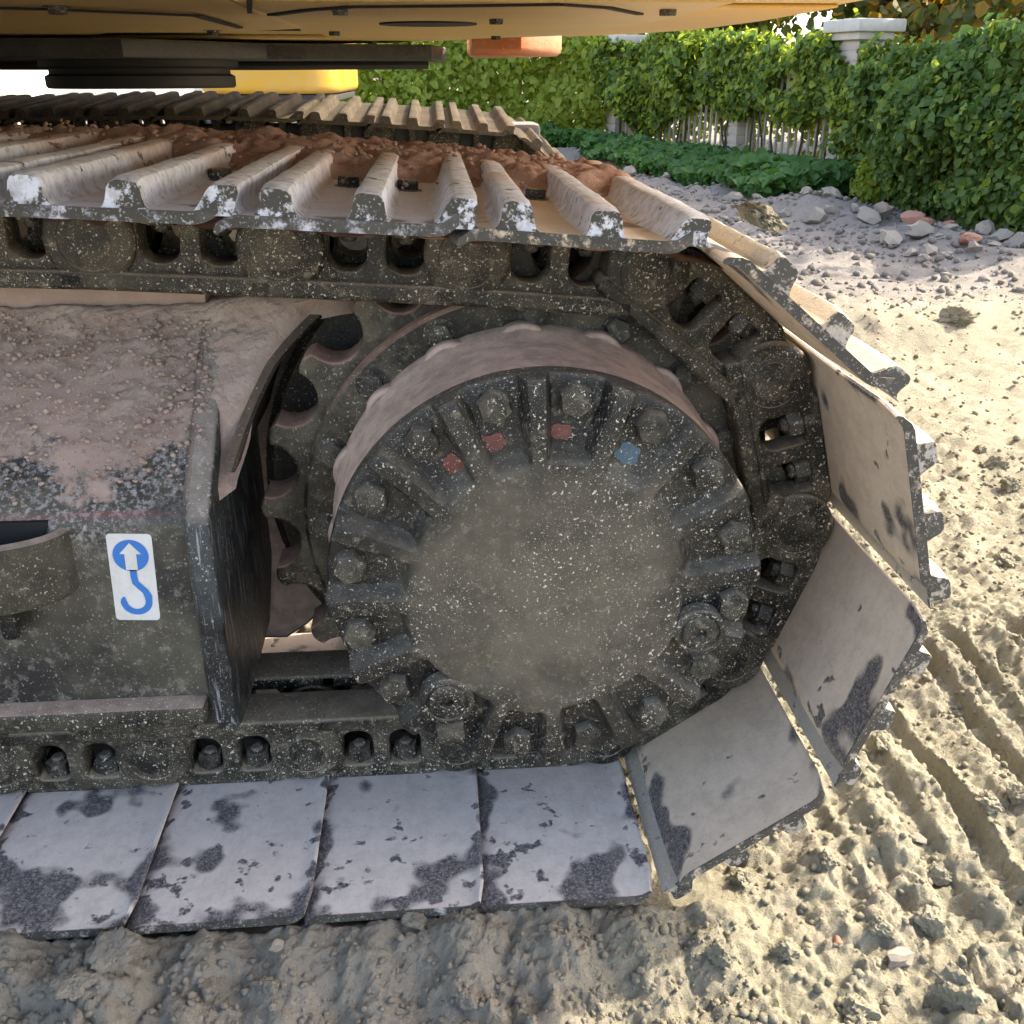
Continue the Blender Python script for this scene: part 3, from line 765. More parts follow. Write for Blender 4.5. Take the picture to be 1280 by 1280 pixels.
# ---- track frame (left), its end plate, ledge, towing cup, guard
def guard_r(a):
    d = math.degrees(a); return .385 if d > 148 else .340 + .045 * max(0, (d - 112)) / 36
def slope_y(z): return .177 + min(max((z - .479) / .179, 0), 1) * .223
def track_frame():
    x0, x1 = -1.6, .252
    sec = [(.165, .200), (.165, .452), (.166, .462), (.170, .471), (.177, .479), (.392, .652), (.400, .660), (.400, .700), (.62, .700), (.62, .20)]
    k = len(sec); nx = 40
    mb = MB(); vs_ = []; fs = []
    for j in range(nx + 1):
        x = x0 + (x1 - x0) * j / nx
        vs_ += [(x, y, z) for y, z in sec]
    for j in range(nx):
        for i in range(k):
            i2 = (i + 1) % k; fs.append((j * k + i, j * k + i2, (j + 1) * k + i2, (j + 1) * k + i))
    fs.append(tuple(range(k))); fs.append(tuple(nx * k + i for i in range(k)))
    mb.add(vs_, fs); fr = mb.build('track_frame', M_frame, exc, 32)
    # ledge along the foot
    MB().box(x0, .246, .136, .20, .192, .2205, .006).build('bottom_ledge', M_black, fr)
    # end plate
    ol = [(.150, .192), (.148, .462), (.156, .474), (.392, .664), (.55, .668), (.55, .30), (.43, .172), (.22, .160), (.175, .164), (.158, .172)]
    me = plate([ol], -.0145, .0145, .005)
    for v in me.vertices: v.co = Vector((.2665 - v.co.y, v.co.x, v.co.z))
    mp = MB(); mp.mesh(me); mp.build('end_plate', M_endplate, fr, 35)
    # ribbed weld strip behind the plate's front edge
    MB().tube([(.2525, .1635, .215), (.2525, .1635, .45), (.2525, .178, .484), (.2525, .39, .656)], .006, 8).build('weld_bead', M_black, fr)
    # roller guard block under the ledge
    MB().mesh(plate([[(.035, .195), (.215, .195), (.213, .140), (.200, .126), (.165, .122), (.10, .120), (.062, .125), (.045, .140)]], .205, .262, .006)).build('roller_guard', M_link, fr)
    # towing cup on the outer face
    n = 28; pts = [(-.035 + .150 * math.cos(math.pi * i / (n - 1) + math.pi), .166 + .068 * math.sin(math.pi * i / (n - 1) + math.pi)) for i in range(n)]
    inn = [(-.035 + .132 * math.cos(math.pi * i / (n - 1) + math.pi), .166 + .052 * math.sin(math.pi * i / (n - 1) + math.pi)) for i in range(n)]
    vs_ = []; fs = []
    zl = [.375, .384, .458, .462, .458, .380]
    for li, z in enumerate(zl):
        src = pts if li < 3 else ([((a[0] + b[0]) / 2, (a[1] + b[1]) / 2) for a, b in zip(pts, inn)] if li == 3 else inn)
        sc_ = .93 if li == 0 else 1
        vs_ += [(-.035 + (x + .035) * sc_, .166 + (y - .166) * sc_, z) for x, y in src]
    for li in range(len(zl) - 1):
        for i in range(n - 1): fs.append((li * n + i, li * n + i + 1, (li + 1) * n + i + 1, (li + 1) * n + i))
    fs.append(tuple(range(n))); fs.append(tuple((len(zl) - 1) * n + i for i in range(n)))
    m2 = MB(); m2.add(vs_, fs); m2.build('towing_cup', M_black, fr, 40)
    MB().mesh(plate([[(-.035 + .128 * math.cos(math.pi + math.pi * i / 20), .470 + .06 * math.sin(math.pi + math.pi * i / 20)) for i in range(21)]], .1625, .175, .001)).build('recess_shade', M_hole, fr)  # flat dark plate laid on the face for the shade in the recess
    for x in (-.055, -.008, .040):
        MB().box(x - .010, x + .010, .122, .168, .335, .397, .006).build('cup_rib', M_black, fr)
    # curved guard round the sprocket
    vs_, fs = [], []; na = 40
    for i in range(na):
        a = R(112 + (164 - 112) * i / (na - 1)); rg = guard_r(a); z = ZC + rg * math.sin(a); yf = slope_y(z)
        for (dr, y) in ((-.004, yf + .004), (.0, yf), (.010, yf + .002), (.014, .62), (-.004, .62)):
            vs_.append((XC + (rg + dr) * math.cos(a), y, ZC + (rg + dr) * math.sin(a)))
    for i in range(na - 1):
        for q in range(5): fs.append((i * 5 + q, i * 5 + (q + 1) % 5, (i + 1) * 5 + (q + 1) % 5, (i + 1) * 5 + q))
    mg = MB(); mg.add(vs_, fs); mg.build('sprocket_guard', M_linkdark, fr, 35)
    MB().mesh(plate([[(.20, .10), (.290, .098), (.325, .122), (.357, .152), (.372, .19), (.38, .30), (.36, .45), (.40, .62), (.20, .66)]], .50, .525, .005)).build('inner_web', M_drum, fr, 35)
    # housing of the travel motor behind the sprocket
    MB().lathe([(.0, .43), (.36, .43), (.372, .44), (.372, .70), (.33, .73), (0, .73)], 72, Matrix.Translation((XC, 0, ZC))).build('motor_housing', M_linkdark, fr, 35)
    # bottom roller between the links
    MB().lathe([(0, .245), (.05, .245), (.055, .25), (.055, .262), (.085, .262), (.088, .266), (.088, .318), (.062, .322), (.062, .36), (.088, .365), (.088, .415), (.085, .42), (0, .42)], 40, Matrix.Translation((.12, 0, .197))).build('bottom_roller', M_linkdark, fr, 35)
    MB().lathe([(0, .245), (.05, .245), (.055, .25), (.055, .262), (.085, .262), (.088, .266), (.088, .318), (.062, .322), (.062, .36), (.088, .365), (.088, .415), (.085, .42), (0, .42)], 40, Matrix.Translation((-.27, 0, .197))).build('bottom_roller', M_linkdark, fr, 35)
track_frame()

# ---- sticker: white label with a blue disc, white arrow and a blue lifting hook
def sticker():
    st = empty('lifting_point_sticker'); st.parent = exc
    cx, cz, y = .1795, .3925, .1638; hw, hh = .0262, .0585
    tilt = R(-3.0)
    def tr(p): x, z = p; return (cx + x * math.cos(tilt) - z * math.sin(tilt), cz + x * math.sin(tilt) + z * math.cos(tilt))
    def flat(name, poly, yy, mt, th=.0005):
        p = [tr(q) for q in poly]; k = len(p); mb = MB()
        mb.add([(x, yy, z) for x, z in p] + [(x, yy + th, z) for x, z in p], [tuple(range(k)), tuple(range(2 * k - 1, k - 1, -1))] + [(i, (i + 1) % k, k + (i + 1) % k, k + i) for i in range(k)])
        return mb.build(name, mt, st, None)
    flat('white_backing', rrect(-hw, hw, -hh, hh, .005), y, M_white, .0009)
    flat('blue_disc', circ(0, .030, .0208, 40), y - .0008, M_blue)
    flat('white_arrow', [(0, .0470), (.0125, .0325), (.0068, .0325), (.0068, .0115), (-.0068, .0115), (-.0068, .0325), (-.0125, .0325)], y - .0016, M_white)
    # hook: stroke along an S path
    path = [(.001, .0120), (.001, .002), (.002, -.006), (.007, -.012), (.0125, -.018), (.0155, -.0255)]
    path += [(.0005 + .0150 * math.cos(R(t)), -.0315 + .0150 * math.sin(R(t))) for t in range(8, -206, -14)]
    wd = [.0040] * len(path); wd[-1] = .0012; wd[-2] = .0028; wd[5] = .0046
    L, Rr = [], []
    for i, p in enumerate(path):
        a = path[max(i - 1, 0)]; b = path[min(i + 1, len(path) - 1)]; dx, dz = b[0] - a[0], b[1] - a[1]; q = math.hypot(dx, dz)
        nx_, nz_ = -dz / q, dx / q; L.append((p[0] + nx_ * wd[i], p[1] + nz_ * wd[i])); Rr.append((p[0] - nx_ * wd[i], p[1] - nz_ * wd[i]))
    mb = MB(); n = len(path); yy = y - .0008
    pts = [tr(q) for q in L + Rr]
    mb.add([(x, yy, z) for x, z in pts], [(i, i + 1, n + i + 1, n + i) for i in range(n - 1)]); mb.build('blue_hook', M_blue, st, None)
sticker()

# ---- centre body between the tracks
MB().box(-2.6, .20, .62, 2.45, .34, .70, .03).build('centre_frame', M_darkplate, exc)
MB().box(-1.6, .92, 2.60, 2.72, .10, .80, .02).build('far_track_frame', M_darkplate, exc)
sw = MB().lathe([(0, -.045), (.204, -.045), (.208, -.04), (.208, -.02), (.198, -.015), (.198, -.005), (.217, .0), (.217, .045), (.215, .05), (0, .05)], 80, Matrix.Translation((-.108, 1.62, .965)) @ Matrix.Rotation(R(90), 4, 'X')).build('swivel_drum', M_rubber, exc, 35)
MB().lathe([(0, -.30), (.60, -.30), (.62, -.28), (.62, -.06), (.58, -.05), (.58, .0), (.64, .01), (.64, .05), (0, .05)], 80, Matrix.Translation((-1.75, 1.34, .965)) @ Matrix.Rotation(R(90), 4, 'X')).build('swing_bearing', M_darkplate, exc, 35)

# ---- upper body: underside plates, counterweight and engine deck
def upper():
    zb = 1.030
    poly = [(-3.2, -.25), (1.02, -.25), (1.10, -.16), (1.115, .45), (1.125, .80), (1.105, 1.20), (1.02, 1.42), (.865, 1.65), (.55, 2.05), (.0, 2.36), (-.75, 2.45), (-3.2, 2.5)]
    me = plate([poly], zb, zb + .05, .012)
    for v in me.vertices: v.co = Vector((v.co.x, v.co.z, v.co.y))
    me.flip_normals(); mb = MB(); mb.mesh(me); ub = mb.build('upper_body', M_yellow_pale, exc, 35)
    def slab(name, poly, z0, z1, mt, bev=.004):
        me = plate([poly], z0, z1, bev)
        for v in me.vertices: v.co = Vector((v.co.x, v.co.z, v.co.y))
        me.flip_normals(); mb = MB(); mb.mesh(me); return mb.build(name, mt, ub, 35)
    # body above (deck and counterweight)
    shrink = [(x - .03 if x > 0 else x, y * .985 + .02) for x, y in poly]
    slab('counterweight', [(.35, -.22), (1.0, -.22), (1.075, -.14), (1.09, .45), (1.10, .80), (1.08, 1.19), (1.0, 1.40), (.845, 1.63), (.53, 2.02), (.35, 2.12)], zb + .055, 1.95, M_yellow, .03)
    slab('engine_deck', [(-3.1, -.2), (.34, -.2), (.42, 2.6), (.45, 3.0), (.30, 3.2), (-3.1, 3.2)], zb + .075, 1.75, M_yellow, .02)
    # belly plates screwed under the floor
    slab('belly_plate', [(-2.6, .30), (.335, .30), (.335, 1.02), (.16, 1.20), (-.05, 1.20), (-.20, 1.52), (-2.6, 1.56)], zb - .010, zb - .001, M_yellow_pale, .003)
    slab('belly_plate', [(.345, .30), (.90, .30), (.90, .78), (.80, 1.30), (.62, 1.50), (.345, 1.50)], zb - .012, zb - .001, M_yellow_pale, .003)
    slab('belly_plate', [(-2.6, 1.60), (-.22, 1.56), (.60, 1.56), (.46, 1.86), (-.05, 2.14), (-2.6, 2.24)], zb - .009, zb - .001, M_yellow_pale, .003)
    slab('corner_skirt', [(.93, .50), (1.095, .50), (1.10, .86), (1.075, 1.17), (.99, 1.38), (.87, 1.55), (.80, 1.36), (.92, .98)], zb - .005, zb - .0005, M_yellow, .002)
    hb = hexbolt(.011, .010, .017).data('belly_bolt', M_bolt, 30)
    for (x, y) in ((-.183, 1.49), (.168, 1.084), (.325 + .06, 1.079), (.652, .647), (.691, 1.30), (.45, .42), (.12, .42), (-.3, .42), (-.45, 1.45), (.42, 1.70), (-.3, 1.95), (.85, .42), (-.7, 1.0)):
        obj('belly_bolt', hb, ub, Matrix.Translation((x, y, zb - .009)) @ Matrix.Rotation(R(180), 4, 'X'))
    hole = circ(.555, .77, .075, 36); hole = [(.555 + (x - .555) * 1.0, .77 + (y - .77) * .9) for x, y in hole]
    slab('drain_opening', hole, zb - .0145, zb - .011, M_hole, .0006)
    slab('slot_opening', [(.05, 1.27), (.30, 1.27), (.30, 1.30), (.05, 1.30)], zb - .003, zb - .0005, M_hole, .0003)
    def under(u, v, z):
        d = F + Rt * ((u - 640) / 1222.75) + Up * ((640 - v) / 1222.75); t = (z - CAM.z) / d.z
        return (CAM.x + d.x * t, CAM.y + d.y * t)
    for w, path in ((.010, ((-60, 9), (60, 12), (180, 17), (245, 20), (300, 35))), (.014, ((340, 19), (385, 13), (440, 9), (560, 8), (700, 6))), (.006, ((312, 2), (312, 16))), (.010, ((700, 6), (760, 10), (800, 18)))):
        p3 = [under(u, v, zb - .0135) for u, v in path]
        L_, R_ = [], []
        for i, q in enumerate(p3):
            a = Vector(p3[max(i - 1, 0)]); b = Vector(p3[min(i + 1, len(p3) - 1)]); d = (b - a).normalized(); nn = Vector((-d.y, d.x)) * w / 2
            L_.append((q[0] + nn.x, q[1] + nn.y)); R_.append((q[0] - nn.x, q[1] - nn.y))
        slab('panel_gap', L_ + R_[::-1], zb - .0145, zb - .0118, M_hole, .0002)
    # grey revolving frame seen beyond, and the orange part hanging under it
    slab('revolving_frame', [(-2.8, 1.28), (-.05, 1.28), (.18, 1.62), (.56, 1.72), (.60, 2.0), (.32, 2.25), (-.1, 2.44), (-2.8, 2.5)], zb - .052, zb - .016, M_darkplate, .005)
    MB().tube([(-1.0, 1.75, zb - .060), (.15, 1.78, zb - .062), (.55, 1.86, zb - .060)], .010, 8).build('hose', M_rubber, ub)
    slab('orange_cover', [(.66, 1.76), (.78, 1.74), (.86, 1.80), (.90, 1.90), (.87, 2.00), (.76, 2.10), (.66, 2.12)], zb - .040, zb + .04, M_orange, .018)
upper()

# ---- soil lying on the track and the frame
def soil_on_track():
    xs = np.arange(-.9, .93, .0042); ys = np.arange(.20, .682, .0042)
    X, Y = np.meshgrid(xs, ys)
    px = np.array([p[0] for p in pins[:10]]); pz = np.array([p[1] for p in pins[:10]])
    zb = np.interp(X, px, pz) + .0575 + .011 - np.where(X > .8, (X - .8) * .55, 0)
    fall = sst(.27, .42, Y + .08 * fbm(X * 4, Y * 4, 1, 3) - .16 * sst(-.05, .12, .22 - X))
    hump = .5 + .9 * vn(X * 3.4 + 2, Y * 3, 4)
    th = fall * (.006 + .028 * hump) - .009 + .010 * fbm(X * 22, Y * 22, 7, 4, .6) + .2 * domes(X + .008 * fbm(X * 40, Y * 40, 71, 2), Y, .035, 5, .5) * fall + .35 * domes(X, Y, .014, 6, .6) * fall + .004 * fbm(X * 60, Y * 60, 17, 2) * fall - .03 * (1 - fall)
    th *= 1 - .75 * sst(.78, .9, X)
    edge = np.minimum(.683 - Y, 1); th = np.where(edge < .02, th - (.02 - edge) * 1.2, th)
    Z = zb + th
    return grid_mesh('soil', X, Y, Z.ravel(), M_redsoil)
tag(obj('soil_on_track', soil_on_track()), 'red brown soil lying between the grousers on the top of the near track', 'soil', kind='stuff')
def soil_on_slope():
    nx = 300; ts = np.concatenate([np.linspace(0, 1, 110), np.linspace(1.01, 1.25, 16)])
    T1 = np.clip(ts, 0, 1); Zc = .479 + T1 * .179
    xm = []
    for z in Zc:
        best = .279
        for d in range(112, 165):
            rg = guard_r(R(d)); zz = ZC + rg * math.sin(R(d))
            if abs(zz - min(z, .72)) < .006: best = max(.279, XC + rg * math.cos(R(d)))
        xm.append(best)
    xm = np.array(xm); xm = np.where(ts > 1, .47, xm); xm = np.convolve(np.pad(xm, 3, mode='edge'), np.ones(7) / 7, 'valid')
    u = np.linspace(0, 1, nx) ** .8
    U, T = np.meshgrid(u, ts); X = -.55 + U * (xm[:, None] + .55)
    Tc = np.clip(T, 0, 1); Y = .177 + Tc * .223 + np.maximum(T - 1, 0) * .5; Zs = .479 + Tc * .179
    th = .012 * sst(.35, 1.0, Tc + .40 * fbm(X * 5, T * 2.5, 3, 4)) + .005 * fbm(X * 12, T * 4, 5, 4) - .0035
    th = th + (.004 * chips(X, T * .29, .028, 11) * sst(.35, .65, vn(X * 9, T * 4, 13)) + .003 * chips(X, T * .29, .009, 12) + .12 * domes(X, T * .29, .018, 15, .4)) * sst(.12, .4, T)
    th = np.where(T < .1, th - .01 * (1 - T / .1), th) + .008 * sst(.85, 1.0, Tc)
    th = np.maximum(th, np.where(X > .25, .002, -.02)) + .010 * sst(.24, .29, X) * sst(.35, .6, Tc)
    th = th * (1 - .8 * sst(.975, 1, U)) - .012 * sst(.985, 1, U)
    low = (1 - sst(.30, .42, Tc + .1 * fbm(X * 25, T * 5, 44, 3))) * sst(.238, .252, X); th = th - .022 * low
    return grid_mesh('soil', X, Y - .626 * th * .8, (Zs + .78 * th).ravel(), M_slopesoil)
tag(obj('dust_on_frame', soil_on_slope()), 'pinkish dust and grit piled on the sloping top of the track frame', 'soil', kind='stuff')

def scatter(name, pts, datas, label, cat, mat):
    mb_v = []; mb_f = []; o = 0
    for (x, y, z, s, q) in pts:
        me = datas[q % len(datas)]
        rot = Matrix.Rotation(random.uniform(0, 6.28), 3, 'Z') @ Matrix.Rotation(random.uniform(-.5, .5), 3, 'X')
        co = me['co'] @ np.array(rot).T * s + np.array((x, y, z))
        mb_v.append(co); mb_f.append(me['f'] + o); o += len(co)
    co = np.concatenate(mb_v).astype(np.float32); f = np.concatenate(mb_f).astype(np.int32)
    me = bpy.data.meshes.new(name)
    me.vertices.add(len(co)); me.vertices.foreach_set('co', co.ravel())
    me.loops.add(f.size); me.loops.foreach_set('vertex_index', f.ravel())
    me.polygons.add(len(f)); me.polygons.foreach_set('loop_start', np.arange(0, f.size, 3, dtype=np.int32))
    me.update(calc_edges=True); me.materials.append(mat)
    ob = obj(name, me); tag(ob, label, cat, kind='stuff'); return ob
def rockarr(seed, sub):
    me = rock_data('tmp', M_stone, seed, sub)
    co = np.array([v.co[:] for v in me.vertices]); f = np.array([p.vertices[:] for p in me.polygons]); bpy.data.meshes.remove(me)
    return {'co': co, 'f': f}
RA = [rockarr(s, 1) for s in range(8)]; RB = [rockarr(s + 20, 2) for s in range(6)]
# grit on the frame slope
pts = []
for _ in range(5000):
    x = random.uniform(-.5, .27); t = random.random() ** .6
    pts.append((x, .177 + t * .215 - .004, .479 + t * .173 + .006 + .008 * t, random.choice((.001, .0012, .0015, .0018, .002, .003, .0045)) * random.uniform(.7, 1.3), random.randrange(8)))
scatter('grit_on_frame', pts, RA, 'small loose grit lumps scattered on the sloping frame top', 'grit', M_slopesoil)
# red crumbs on the shoes
pts = []
for _ in range(700):
    x = random.uniform(-.8, .74); y = .24 + .44 * random.random() ** .7
    zt = float(np.interp(x, [p[0] for p in pins[:10]], [p[1] for p in pins[:10]])) + .0685
    pts.append((x, y, zt + .008 + .045 * .6 * max(0, min(1, (y - .3) / .16)) * random.uniform(.5, 1), random.uniform(.002, .006), random.randrange(8)))
scatter('crumbs_on_track', pts, RA, 'red brown soil crumbs scattered along the top of the near track', 'soil', M_redsoil)
# clods on the ground near the camera
def ground_pts(n, xr, yr, smin, smax, pw, ok=lambda x, y: True):
    xs = rng.uniform(*xr, n); ys = rng.uniform(*yr, n); zs = ground_h(xs, ys); s = smin + (smax - smin) * rng.random(n) ** pw
    return [(x, y, z + .25 * r, r, int(rng.integers(0, 8))) for x, y, z, r in zip(xs, ys, zs, s) if ok(x, y)]
ok1 = lambda x, y: not (x < .92 and -.015 < y < .7)
pts = ground_pts(12000, (.7, 2.6), (-.35, 1.6), .0013, .009, 3.5, ok1) + ground_pts(4200, (1.0, 3.6), (.9, 3.9), .002, .014, 3.5) + ground_pts(900, (.2, 1.0), (.75, 2.2), .003, .012, 3, ok1)
scatter('loose_sand_clods', pts, RA, 'loose pale sand crumbs scattered over the sunlit ground', 'sand', M_ground)
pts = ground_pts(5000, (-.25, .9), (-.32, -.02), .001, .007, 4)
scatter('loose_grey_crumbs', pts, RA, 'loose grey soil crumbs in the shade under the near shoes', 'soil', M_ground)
pts = ground_pts(6500, (1.2, 5), (3.5, 11), .006, .04, 4)
scatter('loose_gravel', pts, RA, 'loose grey gravel over the shaded ground before the fence', 'gravel', M_ground)

# ---- single clods and stones large enough to pick out
CL = [rock_data('soil_clod', M_ground, 100 + k, 4, 1.0) for k in range(4)]
ST = [rock_data('stone', M_stone, 200 + k, 2, .8) for k in range(4)]
CG = [rock_data('soil_clod', M_ground, 300 + k, 4, 1.0) for k in range(3)]
BR = [rock_data('brick_lump', M_brickbit, 400 + k, 3, .25, .6) for k in range(3)]
def lump(data, name, x, y, s, label, cat, group=None, sink=.25, sc=(1, 1, 1)):
    o = obj(name, data); o.location = (x, y, gz(x, y) + s * (.75 - sink) * .6); o.scale = (s * sc[0], s * sc[1], s * sc[2])
    o.rotation_euler = (random.uniform(-.4, .4), random.uniform(-.4, .4), random.uniform(0, 6.28)); tag(o, label, cat, group); return o
def onground(u, v, z=-.03):
    d = F + Rt * ((u - 640) / 1222.75) + Up * ((640 - v) / 1222.75); t = (z - CAM.z) / d.z; return CAM.x + d.x * t, CAM.y + d.y * t
ORD = ['leftmost', 'second from the left', 'third from the left', 'fourth from the left', 'fifth from the left', 'sixth from the left', 'seventh from the left', 'eighth from the left', 'eighth from the right', 'seventh from the right', 'sixth from the right', 'fifth from the right', 'fourth from the right', 'third from the right', 'second from the right', 'rightmost']
def order(n): return ORD[:8][:n - n // 2] + ORD[16 - n // 2:]
for k, (u, v, s) in enumerate(sorted(((1245, 575, .034), (1265, 600, .03), (1225, 560, .022), (1100, 935, .018), (1235, 1010, .02), (1270, 1000, .022), (1175, 1080, .018), (1165, 1150, .022), (1100, 1160, .017), (1260, 690, .026), (1200, 1240, .03), (1075, 1250, .026), (930, 1090, .017), (985, 1180, .02), (1035, 1080, .014), (900, 1200, .018)))):
    x, y = onground(u, v); lump(CL[k % 4], 'soil_clod', x, y, s, 'pale sandy clod on the sunlit ground, ' + order(16)[k] + ' of sixteen', 'clod', 'large sunlit clods')
for k, (u, v, s) in enumerate(sorted(((150, 1225, .03), (80, 1150, .018), (250, 1200, .02), (265, 1235, .017), (340, 1235, .014), (410, 1150, .018), (520, 1165, .016), (215, 1165, .013), (100, 1250, .026), (585, 1250, .016)))):
    x, y = onground(u, v); lump(CG[k % 3], 'soil_clod', x, y, s, 'flat grey clod in the shade below the shoes, ' + order(10)[k] + ' of ten', 'clod', 'large shaded clods', .35, (1, 1, .7))
x, y = onground(348, 1198); lump(ST[0], 'stone', x, y, .011, 'small angular white stone in the shaded soil below the shoes', 'stone', None, .1, (.7, 1, 1))
x, y = onground(1128, 1188); lump(ST[1], 'stone', x, y, .019, 'pale pinkish stone on sunlit sand at the lower right', 'stone', None, .1, (.7, 1.2, .8))
x, y = onground(1048, 1165); lump(BR[0], 'brick_lump', x, y, .008, 'tiny orange brick chip on the sunlit sand', 'brick chip')
x, y = onground(1150, 1042); lump(ST[2], 'stone', x, y, .013, 'flat white stone beside the pressed track bars', 'stone', None, .2, (1.3, .8, .5))
x, y = onground(1190, 425); lump(CL[1], 'soil_clod', x, y, .07, 'olive clod lying before the pale sand berm', 'clod')
x, y = onground(1208, 320); lump(BR[1], 'brick_lump', x, y, .075, 'reddish brick lump on the right of the shaded ground', 'brick')
for k, (u, v, s) in enumerate(((1105, 272, .08), (1138, 283, .09), (1158, 284, .07), (1185, 286, .06))):
    x, y = onground(u, v); lump(BR[k % 3], 'brick_lump', x, y, s, 'broken red brick in the rubble below the fence, ' + order(4)[k] + ' of four', 'brick', 'brick rubble below the fence')
rr = random.Random(5)
for k in range(56):
    t = rr.random(); a, b = (FENCE_MID, FENCE_NEAR) if rr.random() < .72 else (FENCE_FAR, FENCE_MID)
    p = a + (b - a) * t; off = rr.uniform(.55, 1.35)
    lump(ST[k % 4], 'rubble_stone', p[0] - off, p[1] - off * .12, rr.choice((.03, .04, .05, .06, .08, .11)), 'pale rubble lump in the heap along the foot of the fence', 'rubble', 'rubble along the fence', .3, (1, rr.uniform(.6, 1.2), rr.uniform(.6, 1)))
# pale clump of sand stuck on the first bent shoe
o = obj('sand_clump', CL[2]); o.location = (.872, .06, .818); o.scale = (.022, .04, .016); o.rotation_euler = (0.1, .5, .2)
tag(o, 'sunlit pale clump of sand stuck on the first sloping shoe', 'clod')

# ================================================================== BACKGROUND
def leaf_mesh(name, P, N, S, mat, up=.3, fold=.25):
    """P positions, N facing directions, S sizes -> one mesh of folded six-point leaves"""
    n = len(P); P = np.asarray(P); N = np.asarray(N) / (np.linalg.norm(N, axis=1, keepdims=True) + 1e-9)
    r = rng.normal(size=(n, 3)); a = np.cross(N, r); a /= np.linalg.norm(a, axis=1, keepdims=True) + 1e-9; b = np.cross(N, a)
    S = np.asarray(S)[:, None]
    tmpl = [(0, -.5, 0), (.42, -.15, fold), (.28, .28, fold * .7), (0, .55, -.05), (-.28, .28, fold * .7), (-.42, -.15, fold)]
    V = np.stack([P + S * (x * a + y * b + z * N) for x, y, z in tmpl], 1).reshape(-1, 3).astype(np.float32)
    base = np.arange(n)[:, None] * 6
    f = np.concatenate([base + np.array([[0, 1, 2, 3]]), base + np.array([[0, 3, 4, 5]])], 1).reshape(-1, 4).astype(np.int32)
    me = bpy.data.meshes.new(name)
    me.vertices.add(len(V)); me.vertices.foreach_set('co', V.ravel())
    me.loops.add(f.size); me.loops.foreach_set('vertex_index', f.ravel())
    me.polygons.add(len(f)); me.polygons.foreach_set('loop_start', np.arange(0, f.size, 4, dtype=np.int32))
    me.update(calc_edges=True); me.materials.append(mat); return me
def lerp_path(path, t):
    seg = np.linalg.norm(np.diff(path, axis=0), axis=1); cum = np.concatenate([[0], np.cumsum(seg)]) / seg.sum()
    return np.stack([np.interp(t, cum, path[:, 0]), np.interp(t, cum, path[:, 1])], 1)
def vine(label, path, n, zlo, zhi, thick, size, mat, light=.12, group=None, gaps=0.0, seed=0):
    path = np.array(path, float); root = empty('climbing_vine', (path[0][0], path[0][1], -.02))
    tag(root, label, 'vine', group)
    m = int(n * 1.7); t = rng.random(m); p = lerp_path(path, t); d = path[-1] - path[0]; d = d / np.linalg.norm(d); nrm = np.array((-d[1], d[0]))
    if nrm @ (np.array((CAM.x, CAM.y)) - path.mean(0)) < 0: nrm = -nrm
    L = np.linalg.norm(np.diff(path, axis=0), axis=1).sum(); s = t * L
    zt = zhi(t) + .18 * fbm(s * 1.1, s * 0, 3 + seed, 3); zb = zlo(t) + .12 * fbm(s * 1.5, s * 0 + 9, 8 + seed, 3)
    h = rng.random(m); z = zb + (zt - zb) * h
    bulge = thick * (.55 + .7 * fbm(s * 1.4, z * 1.6, 15 + seed, 4)) * np.sqrt(np.clip(1 - ((h - .55) / .62) ** 2, .05, 1))
    k = rng.random(m) ** .45 * rng.choice([1, 1, 1, -.6], m)
    off = bulge * k
    den = fbm(s * 2.3, z * 2.3, 22 + seed, 3) > (-.55 + gaps)
    P = np.stack([p[:, 0] + nrm[0] * off, p[:, 1] + nrm[1] * off, z], 1) + rng.normal(0, .03, (m, 3))
    N = np.stack([nrm[0] * np.sign(off), nrm[1] * np.sign(off), np.full(m, .55)], 1) + rng.normal(0, .55, (m, 3))
    P, N = P[den][:n], N[den][:n]; S = size * rng.uniform(.55, 1.25, len(P))
    lm = rng.random(len(P)) < light
    rel = np.array(root.location)
    lo = obj('leaves', leaf_mesh('leaves', P[~lm] - rel, N[~lm], S[~lm], mat), root)
    l2 = obj('sunlit_leaves', leaf_mesh('sunlit_leaves', P[lm] - rel, N[lm], S[lm] * .9, M_leaf_light), root)  # bright leaf colour paints sunlight onto part of the vine
    st = MB()
    for q in range(max(3, int(L * 3))):
        tt = rng.random(); b = lerp_path(path, np.array([tt]))[0]; pts_ = []
        zz = -.05; dx = 0
        top = float(zhi(np.array([tt]))[0]) * .95
        for w in range(7):
            pts_.append((b[0] + nrm[0] * .06 + d[0] * dx - rel[0], b[1] + nrm[1] * .06 + d[1] * dx - rel[1], zz - rel[2])); zz += (top + .05) / 6; dx += rng.normal(0, .05)
        st.tube(pts_, [.014, .012, .011, .010, .008, .006, .004], 6)
    st.build('stem', M_bark, root, 60)
    return root
c1 = lambda v: (lambda t: np.full_like(t, v))
vine('dark leafy vine mass over the fence at the right edge', [FENCE_NEAR, (4.52, 6.4), (4.40, 7.75)], 21000, c1(.0), lambda t: 1.24 + .08 * np.sin(t * 6) - .22 * np.clip((t - .85) / .15, 0, 1), .62, .075, M_leaf, .12, seed=1)
vine('vine hanging in tresses over the white pillar and picket fence', [(4.36, 7.9), FENCE_MID, (3.62, 10.5)], 11500, lambda t: .62 - .35 * (t < .12) + .1 * np.sin(t * 14), lambda t: 1.28 + .06 * np.sin(t * 9) - .26 * np.exp(-((t - .11) / .07) ** 2), .42, .075, M_leaf, .55, gaps=.16, seed=40)
vine('pale green sunlit vine on the far end of the fence', [(3.55, 10.7), FENCE_FAR], 10500, lambda t: .42 + .2 * np.sin(t * 9), lambda t: 1.36 + .1 * np.sin(t * 7), .5, .09, M_leaf, .6, gaps=.12, seed=80)
